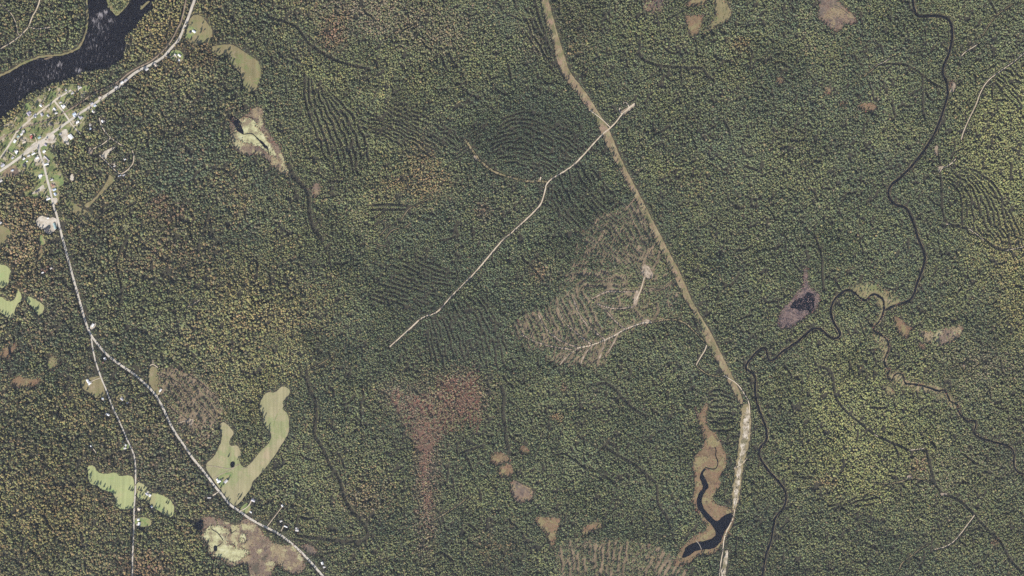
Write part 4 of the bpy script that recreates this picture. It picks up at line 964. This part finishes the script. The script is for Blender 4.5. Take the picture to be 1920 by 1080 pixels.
# palette: crown base colours
PAL = np.array([(.060, .078, .060), (.085, .102, .065), (.128, .134, .074), (.175, .176, .082), (.212, .178, .088), (.220, .142, .088), (.172, .098, .080), (.165, .132, .108)])
CNAME = ['dark green', 'green', 'olive green', 'yellow-green', 'golden', 'orange', 'red', 'grey-brown']
Q = 4
gx, gy = np.meshgrid(np.arange(-MG, 1920 + MG + Q, Q), np.arange(-MG, 1080 + MG + Q, Q))
wl = 1 / (1 + np.exp((gx - 560 + (gy - 540) * .05) / 70.0))            # the west has more autumn colour
base_r = np.array([.27, .33, .27, .08, .012, .010, .004, .03]); base_l = np.array([.24, .20, .22, .13, .085, .075, .018, .03])
Wt = base_r * (1 - wl[..., None]) + base_l * wl[..., None]
ln = N1(gx, gy, 60) * .5 + N2(gx, gy, 28) * .3 + N3(gx, gy, 13) * .2
ln2 = N2(gx + 400, gy, 45) * .55 + N1(gx, gy + 300, 18) * .45
Wt[..., 0] *= np.clip(2.6 - 3.2 * ln, .2, 3); Wt[..., 3] *= np.clip(4 * ln - 1, .2, 3); Wt[..., 2] *= np.clip(2.4 * ln, .4, 2)
Wt[..., 4] *= np.clip(5 * ln2 - 1.5, .1, 3); Wt[..., 5] *= np.clip(5 * ln2 - 1.5, .1, 3); Wt[..., 6] *= np.clip(6 * ln2 - 2.2, 0, 3); Wt[..., 7] *= np.clip(5 * (1 - ln2) - 1.5, .1, 3)
def tint(x, y, rx, ry, rot, amt, **cats):
    names = dict(spruce=0, fir=1, olive=2, yg=3, gold=4, orange=5, red=6, brown=7)
    c, s = math.cos(R(rot)), math.sin(R(rot))
    u = ((gx - x) * c + (gy - y) * s) / rx; v = (-(gx - x) * s + (gy - y) * c) / ry
    f = np.exp(-(u * u + v * v)) * (.55 + .9 * N3(gx, gy, 9))
    for k, a in cats.items(): Wt[..., names[k]] += f * amt * a
for a in (
    (860,735,38,36,0,4,dict(red=1,brown=.8)), (870,760,24,22,0,4,dict(red=1,brown=.3)), (790,780,55,30,40,1.6,dict(brown=1,red=.3)), (798,880,16,95,0,3.5,dict(brown=1,red=.9)),
    (735,745,26,22,0,.6,dict(red=.4,brown=1)), (690,20,90,40,0,.8,dict(brown=1,red=.25)), (622,62,20,22,0,1.6,dict(red=1,orange=.5)), (640,28,20,10,0,.8,dict(orange=1)), (830,60,70,35,0,.5,dict(brown=1,orange=.2)),
    (790,310,22,40,0,1.1,dict(orange=.8,gold=.6)), (810,340,40,25,0,.8,dict(orange=.7,olive=.6)), (740,350,40,25,0,.7,dict(gold=.5,orange=.5)), (905,395,10,16,0,2,dict(red=.7,brown=.5)), (730,400,50,40,0,.6,dict(olive=1,gold=.3)),
    (310,395,34,20,0,1.0,dict(red=1,orange=.4)), (295,375,14,10,0,1.2,dict(red=1)), (322,470,60,40,0,.5,dict(red=.6,brown=.3,orange=.4)), (270,500,50,25,0,.5,dict(orange=1,red=.4)),
    (460,560,90,60,20,.7,dict(gold=.6,yg=.9,orange=.3)), (430,640,90,60,0,.8,dict(yg=1,gold=.6,orange=.35)), (540,610,90,60,0,.7,dict(gold=.7,olive=.8,orange=.25)), (500,690,60,40,0,.6,dict(yg=1,gold=.6)),
    (450,750,45,40,0,.8,dict(yg=1,gold=.6)), (50,960,90,90,0,.6,dict(gold=.8,yg=.7,orange=.4)), (110,780,90,60,0,.5,dict(gold=.6,yg=.7,orange=.4)), (140,950,40,60,0,.5,dict(gold=.7,orange=.5)),
    (270,1065,40,22,0,2.0,dict(orange=1,red=.6)), (60,900,60,30,0,.5,dict(orange=.8)), (330,640,40,30,0,.5,dict(olive=1)), (240,560,70,50,0,1.2,dict(olive=1,fir=.8)), (300,570,60,40,0,.8,dict(olive=1,fir=.7)),
    (40,440,40,80,0,.8,dict(orange=.9,brown=.7,gold=.4)), (60,380,40,20,0,.7,dict(orange=.8,brown=.6)), (190,340,50,40,0,.5,dict(orange=.7,brown=.4)), (300,60,45,70,0,1.4,dict(gold=.9,orange=.9,yg=.4)), (330,110,40,30,0,.6,dict(orange=.8)), (390,95,14,30,0,.8,dict(orange=1,red=.4)), (390,30,40,25,0,.6,dict(gold=.8,yg=.4)),
    (30,220,50,30,-35,1.2,dict(gold=.8,yg=.6,orange=.3)), (80,40,90,60,0,1.2,dict(fir=1,olive=.6)), (200,20,30,20,0,1.6,dict(olive=1,fir=.6)),
    (1640,780,90,95,0,2.6,dict(yg=1.2,olive=.6,gold=.12)), (1580,740,40,70,0,.8,dict(yg=1,olive=.5)), (1600,860,75,50,0,2.0,dict(yg=1.1,gold=.2)), (1895,270,65,90,0,3.0,dict(yg=1.2,olive=.7,gold=.12)), (1895,480,60,65,0,2.6,dict(yg=.8,gold=.5,orange=.1)), (1860,350,60,70,0,2.0,dict(yg=1,olive=.6)), (1830,420,40,40,0,.7,dict(yg=.9,olive=.6)), (1850,220,50,60,0,.6,dict(olive=1)), (1910,590,30,50,0,1.2,dict(gold=.8,yg=.6)),
    (1720,640,120,60,0,.7,dict(olive=1.2)), (1800,900,120,90,0,.6,dict(olive=1,brown=.3)), (1560,460,140,80,0,.5,dict(fir=1)), (1480,330,100,60,0,.5,dict(fir=.8,olive=.5)), (1600,900,60,40,0,.5,dict(olive=1,orange=.2)), (1545,900,16,9,0,2.5,dict(orange=1)), (1720,870,12,16,0,2,dict(red=.6,orange=.4)),
    (1820,690,70,50,0,.5,dict(brown=1)), (1900,980,40,40,0,.4,dict(olive=.7,orange=.4)), (1865,1012,5,5,0,6,dict(red=1)), (1782,157,4,4,0,9,dict(red=1)),
    (1000,240,110,60,0,2.2,dict(spruce=1.2,fir=1)), (1080,400,70,70,0,1.6,dict(spruce=.8,fir=1)), (860,620,110,70,0,1.4,dict(spruce=1,fir=1)), (740,520,70,50,0,1.0,dict(spruce=.7,fir=1)), (900,480,60,60,0,.8,dict(spruce=.6,fir=1)), (1100,850,220,140,0,.7,dict(fir=1,olive=.8)), (1010,505,14,14,0,1.5,dict(orange=.8,red=.4)), (1055,725,8,8,0,1.2,dict(red=1)), (1042,780,8,6,0,3,dict(orange=1)),
    (1280,120,120,90,0,.4,dict(olive=.9)), (1380,80,20,12,0,.8,dict(orange=1)), (1090,40,30,30,0,.6,dict(brown=1,olive=.5)), (1000,80,25,25,0,.8,dict(brown=1,red=.2)), (1085,75,20,30,0,.6,dict(orange=.5,gold=.4)),
    (300,200,90,60,0,.7,dict(spruce=1,brown=.3)), (420,260,60,60,0,.7,dict(spruce=1)), (330,330,60,50,0,.5,dict(spruce=1)), (250,240,40,40,0,.5,dict(spruce=1)), (520,180,60,60,0,.6,dict(fir=1,olive=.6)), (620,250,80,90,0,.8,dict(olive=1.2,fir=.4)), (560,30,60,40,0,.6,dict(olive=1)), (640,700,60,90,0,.4,dict(fir=.6,spruce=.4)), (680,930,40,30,0,.8,dict(orange=.8,brown=.4)), (930,1020,40,30,0,.5,dict(orange=.7)),
    (380,760,50,60,40,.9,dict(brown=1,red=.15)), (90,560,80,70,0,.5,dict(red=.3,brown=.6)), (230,880,50,60,0,.5,dict(brown=.8,red=.2)), (320,850,50,70,0,.5,dict(brown=.8,red=.2)), (210,930,30,60,0,.6,dict(orange=.7,red=.4)),
    (1320,100,25,40,0,.4,dict(fir=1,spruce=.8)), (1500,600,110,60,0,.4,dict(olive=1)), (1160,980,80,40,0,.5,dict(fir=1)), (1120,1050,90,40,0,.5,dict(olive=1,gold=.15)),
):
    tint(*a[:6], **a[6])
# forest stands: irregular patches that differ in species, height and closeness
ns = 420
sx_ = rng.uniform(-MG, 1920 + MG, ns); sy_ = rng.uniform(-MG, 1080 + MG, ns)
wxp = gx + (N1(gx, gy, 40) - .5) * 60 + (N2(gx, gy, 12) - .5) * 16; wyp = gy + (N2(gx, gy, 40) - .5) * 60 + (N3(gx, gy, 12) - .5) * 16
best = np.full(gx.shape, 1e9); STAND = np.zeros(gx.shape, int)
for i in range(ns):
    d_ = (wxp - sx_[i]) ** 2 + ((wyp - sy_[i]) * 1.25) ** 2
    m_ = d_ < best; best[m_] = d_[m_]; STAND[m_] = i
SH = rng.normal(1, .13, ns).clip(.7, 1.3); SD = rng.uniform(.86, 1.0, ns); SB = rng.normal(1, .075, ns)  # SB: crown tone per stand, partly hill-slope shading put into the colour
Wt *= np.exp(rng.normal(0, 1, (ns, 8)) * np.array([.45, .45, .4, .4, .25, .25, .25, .3]))[STAND]
Wt = np.clip(Wt, 0, None); Wt /= Wt.sum(-1, keepdims=True)
CUM = np.cumsum(Wt, -1)

def hexpts(sp):
    dx = sp; dy = sp * .866
    xs = np.arange(-MG + 2, 1920 + MG - 2, dx); ys = np.arange(-MG + 2, 1080 + MG - 2, dy)
    X, Y = np.meshgrid(xs, ys); X = X + (np.arange(len(ys)) % 2)[:, None] * dx * .5
    p = np.stack([X.ravel(), Y.ravel()], 1)
    p += rng.uniform(-.36, .36, p.shape) * sp
    return p
fineP, wideP = hexpts(3.05), hexpts(3.9)
def westness(p): return 1 / (1 + np.exp((p[:, 0] - 470 + (N1(p[:, 0], p[:, 1], 50) - .5) * 240) / 40))
fw = westness(fineP); ww_ = westness(wideP)
fineP = fineP[(fw < .5)]; wideP = wideP[(ww_ >= .5)]
P = np.vstack([fineP, wideP]); SP = np.concatenate([np.full(len(fineP), 3.05), np.full(len(wideP), 3.9)])
ix = np.clip((P[:, 0] + MG).astype(int), 0, W - 1); iy = np.clip((P[:, 1] + MG).astype(int), 0, H - 1)
near_ = offd[iy, ix] < offw[iy, ix]
mv = np.where(near_, offw[iy, ix] - offd[iy, ix], 0)[:, None] * np.stack([offx[iy, ix], offy[iy, ix]], 1)
P = P + mv * rng.uniform(.75, 1.05, (len(P), 1))
qx = np.clip(((P[:, 0] + MG) / Q).astype(int), 0, gx.shape[1] - 1); qy = np.clip(((P[:, 1] + MG) / Q).astype(int), 0, gx.shape[0] - 1)
keep = rng.random(len(P)) < dens[iy, ix] * SD[STAND[qy, qx]]
P, SP = P[keep], SP[keep]
qx = np.clip(((P[:, 0] + MG) / Q).astype(int), 0, gx.shape[1] - 1); qy = np.clip(((P[:, 1] + MG) / Q).astype(int), 0, gx.shape[0] - 1)
ix2 = np.clip((P[:, 0] + MG).astype(int), 0, W - 1); iy2 = np.clip((P[:, 1] + MG).astype(int), 0, H - 1)
cat = (rng.random(len(P))[:, None] > CUM[qy, qx]).sum(1).clip(0, 7)
rad = SP * S * .5 * rng.lognormal(.14, .22, len(P)).clip(.6, 1.9)
conif = np.isin(cat, (0, 1)) & (rng.random(len(P)) < np.where(cat == 0, .9, .55))
tall = rng.normal(1.0, .17, len(P)).clip(.55, 1.6) * (.68 + .45 * N2(P[:, 0], P[:, 1], 25) + .25 * N3(P[:, 0], P[:, 1], 8))
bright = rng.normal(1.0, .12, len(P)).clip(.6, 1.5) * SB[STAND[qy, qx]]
tall *= SH[STAND[qy, qx]]
# trees along open edges stand taller
cz = (dens < .05).astype(np.float32); cs = np.pad(cz, ((1, 0), (1, 0))).cumsum(0).cumsum(1); rr_ = 5
y0_ = np.clip(iy2 - rr_, 0, H); y1_ = np.clip(iy2 + rr_ + 1, 0, H); x0_ = np.clip(ix2 - rr_, 0, W); x1_ = np.clip(ix2 + rr_ + 1, 0, W)
fr = (cs[y1_, x1_] - cs[y0_, x1_] - cs[y1_, x0_] + cs[y0_, x0_]) / (2 * rr_ + 1) ** 2
tall *= 1 + .4 * (fr > .22)
lim = np.where(offd[iy2, ix2] < offw[iy2, ix2] + 1.6, SP * S * .5 * .98, np.where(fr > .06, SP * S * .5 * 1.12, 99))
tall *= np.clip(rad / lim, 1, 1.45); rad = np.minimum(rad, lim)
# scrub heights inside the cut and wet ground
lowm = ((P[:, 0] > 720) & (P[:, 0] < 905) & (P[:, 1] > 690) & (P[:, 1] < 975) & np.isin(cat, (6, 7)))
tall[lowm] *= .55; rad[lowm] *= .85
mean_c = (np.diff(np.concatenate([np.zeros((*CUM.shape[:2], 1)), CUM], -1), axis=-1) @ PAL)[qy, qx]
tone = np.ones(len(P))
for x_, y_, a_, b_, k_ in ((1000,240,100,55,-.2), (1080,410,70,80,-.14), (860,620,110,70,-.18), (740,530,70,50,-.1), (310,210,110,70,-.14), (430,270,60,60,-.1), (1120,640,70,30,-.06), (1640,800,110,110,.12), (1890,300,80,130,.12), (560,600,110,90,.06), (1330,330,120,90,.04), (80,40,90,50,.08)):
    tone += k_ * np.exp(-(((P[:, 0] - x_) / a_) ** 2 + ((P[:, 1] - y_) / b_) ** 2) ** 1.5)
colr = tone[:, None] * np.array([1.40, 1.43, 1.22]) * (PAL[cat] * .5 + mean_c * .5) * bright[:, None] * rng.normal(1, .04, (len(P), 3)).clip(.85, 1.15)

# ------------------------------------------------------------------ single trees standing in view
HAND = [(61,305),(58,308.5),(56,312.5),(54.5,316),(32,313),(33,305),(67.5,293),(73,304),(67,317),(71,318.5),(77.5,316.5),(89,327),(99,323),(95,337),(84,343),(86,358),(83,361),(60,329),(71,334),(91,312),(88,313),(97,305),(43,297),(17.5,293),(8,293),(33,289),(25,284.5),(80,368),(112,334),
        (270,915),(276,918),(272.5,922),(279,920),(271,931),(267,928),(263,919.5),(259,918),(258,922),(264,924),(274,936),(280,939),(275,942),(312,942),(315,944),(242,917),(246,919),(249,920),(255,909),(255,929),
        (419,908),(411,908),(414,914),(428,899),(446,930),(450,932),(447,936),(452,929),(454,942),(466,937),(464,947),(447,951),(477,947),(470,955),(428,856),(452,850),(446,861),(70,578),(71,580),(12,446),
        (380,44),(377,55),(376,61),(382,59),(349,46),(346,55),(345,63),(358,47),(152,399),(153,402),(164,410),(142,409),(134,397),(129,250),(127,181),(123,186),(120,193),(99,170),(101,172),(55,238),(58,243),(64,240),(50,206),(56,196),(62,198),(42,292),(124,195),(126,198),(112,241),(70,285),(87,262),(37,262),(35,268),(66,257),(62,262),(78,253),(190,214),(166,213),(162,216),(132,243),(141,231),(148,236)]
SHORT = [(b[0], b[1], b[3]) for b in BUILD]
SHORT += [(208,915,'bright green pasture'), (300,945,'eastern green pasture'), (470,880,'hay field'), (436,871,'round farm pond'), (378,50,'tan yard meadow'), (70,575,'small green field'), (8,446,'western dry meadow'), (152,400,'tapering strip field'), (105,240,'green corner lawn'), (200,350,'narrow conifer-lined field'), (450,130,'long tan meadow')]
# further singles: the crowns that stand closest to the buildings
bx = np.array([(b[0], b[1]) for b in BUILD]); br = np.array([b[2] for b in BUILD])
near = np.where((P[:, 0] > -2) & (P[:, 0] < 640) & (P[:, 1] > -2) & (P[:, 1] < 1082))[0]
dd = np.hypot(P[near, None, 0] - bx[None, :, 0], P[near, None, 1] - bx[None, :, 1]).min(1)
order = near[np.argsort(dd)]
sel, cnt = [], 0
hp = np.array(HAND)
for i in order:
    if np.hypot(*(hp - P[i]).T).min() < 3: continue
    if dd[np.where(near == i)[0][0]] < 3.6: continue
    sel.append(i); cnt += 1
    if cnt >= 300 - len(HAND): break
singles = []
for x, y in HAND:
    dark = rng.random() < .72
    c = 0 if dark else int(rng.choice([2, 3, 4, 5], p=[.3, .25, .25, .2]))
    singles.append((x, y, c, dark, rng.uniform(3.2, 4.3), rng.uniform(.95, 1.25)))
for i in sel:
    singles.append((P[i, 0], P[i, 1], int(cat[i]), bool(conif[i]), float(rad[i]) * 1.08, float(tall[i])))
mask = np.ones(len(P), bool); mask[sel] = False
for x, y in HAND: mask &= np.hypot(P[:, 0] - x, P[:, 1] - y) > 2.2
P, SP, cat, rad, conif, tall, colr = (a[mask] for a in (P, SP, cat, rad, conif, tall, colr))

BC = [broad_crown(100 + i, 9, 2 if i < 0 else 1) for i in range(4)]; CC = [conifer_crown(200 + i, 6, 9) for i in range(4)]
for m_ in BC + CC: m_.materials.append(M_leafO)
TB, TC = trunk_mesh(1.3, .07), trunk_mesh(3.0, .07)
DIRS = ['east', 'north-east', 'north', 'north-west', 'west', 'south-west', 'south', 'south-east']
ORD = ['closest', 'second closest', 'third closest', 'fourth closest', 'fifth closest', 'sixth closest', 'seventh closest', 'eighth closest', 'ninth closest', 'tenth closest']
info = []
for s in singles:
    ds = [(math.hypot(s[0] - a[0], s[1] - a[1]), a) for a in SHORT]
    d, a = min(ds, key=lambda q: q[0])
    an = math.atan2(-(s[1] - a[1]), s[0] - a[0]); di = DIRS[int(round(an / (math.pi / 4))) % 8]
    info.append((d, f"{CNAME[s[2]]} {'conifer' if s[3] else 'broadleaf tree'} {di} of the {a[2]}"))
ranks = {}
for k in sorted(range(len(singles)), key=lambda k: info[k][0]):
    ranks.setdefault(info[k][1], []).append(k)
lab = {}
for key, ks in ranks.items():
    for r_, k in enumerate(ks): lab[k] = key if len(ks) == 1 else f"{ORD[min(r_, 9)]} {key}"
for k, (x, y, c, con, r_, tl) in enumerate(singles):
    nm = 'conifer_tree' if con else 'broadleaf_tree'
    hz = r_ * (1.05 if con else 1.15) * tl
    t = empty(nm, (wx(x), wy(y), .3), rng.uniform(0, 6.28))
    tag(t, lab[k], 'tree', 'trees around the houses and fields')
    cr_ = share('crown', (CC if con else BC)[k % 4], t)
    cr_.scale = (r_, r_, hz); cc = PAL[c] * rng.normal(1, .12)
    cr_['col'] = [float(v) for v in cc.clip(.01, .5)]
    tr = share('trunk', TC if con else TB, t); tr.scale = (r_, r_, hz)

# ------------------------------------------------------------------ the forest
lib = {}
def protos(name, meshes):
    c = bpy.data.collections.new(name)
    for i, me in enumerate(meshes):
        me.materials.clear(); me.materials.append(M_leafI)
        o = bpy.data.objects.new(f'{name}_{i}', me); c.objects.link(o)
    return c
PB = protos('broadleaf_models', [broad_crown(10 + i, 6) for i in range(5)])
PC = protos('conifer_models', [conifer_crown(30 + i, 4, 6, 1.75) for i in range(5)])
PS = protos('shrub_models', [broad_crown(50 + i, 4) for i in range(3)])

def scatter(name, pts, z, scale, color, coll, nvar, label):
    n = len(pts)
    me = bpy.data.meshes.new(name)
    v = np.empty((n, 3), np.float32); v[:, 0] = (pts[:, 0] - 960) * S; v[:, 1] = (540 - pts[:, 1]) * S; v[:, 2] = z
    me.vertices.add(n); me.vertices.foreach_set('co', v.ravel())
    def att(nm, ty, data, key):
        a = me.attributes.new(nm, ty, 'POINT'); a.data.foreach_set(key, np.ascontiguousarray(data, np.float32 if ty != 'INT' else np.int32).ravel())
    ca = np.ones((n, 4), np.float32); ca[:, :3] = color
    att('col', 'FLOAT_COLOR', ca, 'color'); att('size', 'FLOAT_VECTOR', scale, 'vector')
    att('spin', 'FLOAT', rng.uniform(0, 6.28, n), 'value'); att('pick', 'INT', rng.integers(0, nvar, n), 'value')
    me.update()
    o = bpy.data.objects.new(name, me); COL.objects.link(o); tag(o, label, kind='stuff')
    ng = bpy.data.node_groups.new(name + '_scatter', 'GeometryNodeTree')
    ng.interface.new_socket('Geometry', in_out='INPUT', socket_type='NodeSocketGeometry')
    ng.interface.new_socket('Geometry', in_out='OUTPUT', socket_type='NodeSocketGeometry')
    N = ng.nodes.new; L = ng.links.new
    gi, go = N('NodeGroupInput'), N('NodeGroupOutput')
    ci = N('GeometryNodeCollectionInfo'); ci.inputs['Collection'].default_value = coll
    ci.inputs['Separate Children'].default_value = True; ci.inputs['Reset Children'].default_value = True
    ip = N('GeometryNodeInstanceOnPoints'); ip.inputs['Pick Instance'].default_value = True
    def named(nm, ty):
        a = N('GeometryNodeInputNamedAttribute'); a.data_type = ty; a.inputs['Name'].default_value = nm; return a.outputs['Attribute']
    cx = N('ShaderNodeCombineXYZ'); L(named('spin', 'FLOAT'), cx.inputs['Z'])
    er = N('FunctionNodeEulerToRotation'); L(cx.outputs[0], er.inputs[0])
    L(gi.outputs[0], ip.inputs['Points']); L(ci.outputs[0], ip.inputs['Instance'])
    L(named('pick', 'INT'), ip.inputs['Instance Index']); L(er.outputs[0], ip.inputs['Rotation']); L(named('size', 'FLOAT_VECTOR'), ip.inputs['Scale'])
    L(ip.outputs[0], go.inputs[0])
    md = o.modifiers.new('scatter', 'NODES'); md.node_group = ng
    return o
k = conif
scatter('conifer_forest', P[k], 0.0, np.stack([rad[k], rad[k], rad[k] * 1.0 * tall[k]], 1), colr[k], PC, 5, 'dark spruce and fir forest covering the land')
k = ~conif
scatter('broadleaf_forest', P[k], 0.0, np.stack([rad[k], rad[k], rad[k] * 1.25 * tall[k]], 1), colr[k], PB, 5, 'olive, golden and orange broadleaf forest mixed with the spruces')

# low shrubs on bogs, clearings and cut ground
def shrubs_in(poly, n, cols, r0, r1):
    p = np.asarray(poly, float); out = []
    lo, hi = p.min(0), p.max(0)
    c = rng.uniform(lo, hi, (n * 4, 2))
    q = np.roll(p, -1, axis=0); ins = np.zeros(len(c), bool)
    for (ax, ay), (bx_, by_) in zip(p, q):
        if ay == by_: continue
        m = (c[:, 1] >= min(ay, by_)) & (c[:, 1] < max(ay, by_)) & (c[:, 0] > ax + (c[:, 1] - ay) * (bx_ - ax) / (by_ - ay))
        ins ^= m
    c = c[ins][:n]
    return c, np.asarray(cols)[rng.integers(0, len(cols), len(c))], rng.uniform(r0, r1, len(c))
SHR = []
gr, rd, br_, ol = (.045, .06, .035), (.17, .07, .055), (.19, .14, .11), (.14, .13, .06)
SHR.append(shrubs_in(cl + cr, 900, [gr, ol, br_, ol], .7, 1.7))
SHR.append(shrubs_in([(1508,510),(1514,538),(1530,546),(1537,560),(1527,584),(1515,589),(1485,615),(1456,614),(1461,593),(1483,566)], 900, [(.28,.19,.17),(.24,.17,.16),(.09,.06,.07),(.06,.05,.06)], .9, 2.0))
SHR.append(shrubs_in([(820,698),(868,714),(884,692),(900,705),(905,790),(893,812),(850,770),(812,718)], 1500, [(.20,.09,.065),(.18,.085,.06),(.15,.11,.08)], 1.3, 2.6))
SHR.append(shrubs_in([(1336,-5),(1357,-5),(1374,25),(1360,42),(1335,55),(1342,34)], 24, [gr], 1.2, 2.2))
SHR.append(shrubs_in([(1300,757),(1328,805),(1352,832),(1363,857),(1346,896),(1336,944),(1300,920),(1300,857),(1321,822)], 160, [gr, rd, ol, br_], .8, 1.8))
SHR.append(shrubs_in([(480,980),(576,1060),(541,1076),(470,1084),(466,1030)], 700, [br_, (.1,.075,.06), (.24,.16,.10), rd], .7, 1.5))
SHR.append(shrubs_in([(432,255),(460,285),(500,300),(537,325),(535,310),(507,252),(491,230),(505,285),(470,275)], 220, [br_, rd, (.12,.09,.08)], .7, 1.6))
SHR.append(shrubs_in([(1394,768),(1385,845),(1374,950),(1383,945),(1400,845),(1407,790)], 110, [gr, br_, ol], .8, 2.4))
SHR.append(shrubs_in([(1545,-5),(1605,34),(1602,47),(1577,62),(1530,32)], 420, [br_, (.26,.21,.18), gr, rd], .8, 1.8))
SHR.append(shrubs_in([(1722,620),(1803,611),(1803,625),(1763,648),(1742,645)], 260, [(.36,.30,.25), br_, gr], .8, 1.8))
SHR.append(shrubs_in([(1205,-5),(1245,-5),(1248,20),(1222,25)], 300, [br_, rd, (.12,.1,.08)], .8, 1.7))
SHR.append(shrubs_in([(1203,498),(1222,506),(1225,520),(1203,516)], 14, [gr], 1.2, 2.0))
for q in EDGES:
    k_ = rng.integers(0, len(q), len(q) * 3); c_ = q[k_] + rng.normal(0, 2.6, (len(k_), 2))
    cols_ = np.array([gr, gr, br_, (.12, .10, .06), (.09, .09, .05), rd]) * 1.3
    SHR.append((c_, cols_[rng.integers(0, 6, len(c_))], rng.uniform(.8, 2.6, len(c_))))
sp_ = np.vstack([s[0] for s in SHR]); sc_ = np.vstack([s[1] for s in SHR]) * rng.normal(1, .15, (len(sp_), 1)).clip(.6, 1.5); sr = np.concatenate([s[2] for s in SHR])
scatter('shrub_cover', sp_, -.2, np.stack([sr, sr, sr * rng.uniform(.5, .95, len(sr))], 1), sc_, PS, 3, 'low brown and green shrubs dotting the bogs and clearings')
print('TREES', len(P), 'conif', int(conif.sum()), 'shrubs', len(sp_), 'singles', len(singles), 'buildings', len(BUILD))

# ------------------------------------------------------------------ the air between ground and aircraft
bm = bmesh.new(); box_bm(bm, -25200, 25200, -25200, 25200, -1.5, ALT + 60)
hm = bpy.data.materials.new('thin_haze'); hm.use_nodes = True
ht = hm.node_tree; ht.nodes.clear()
pv = ht.nodes.new('ShaderNodeVolumePrincipled'); pv.inputs['Color'].default_value = (.80, .87, 1, 1)
pv.inputs['Density'].default_value = HAZE; pv.inputs['Anisotropy'].default_value = 0.0
ho_ = ht.nodes.new('ShaderNodeOutputMaterial'); ht.links.new(pv.outputs[0], ho_.inputs['Volume'])
tag(bm_obj('haze', bm, hm), 'thin blue autumn haze over the forest', kind='stuff')
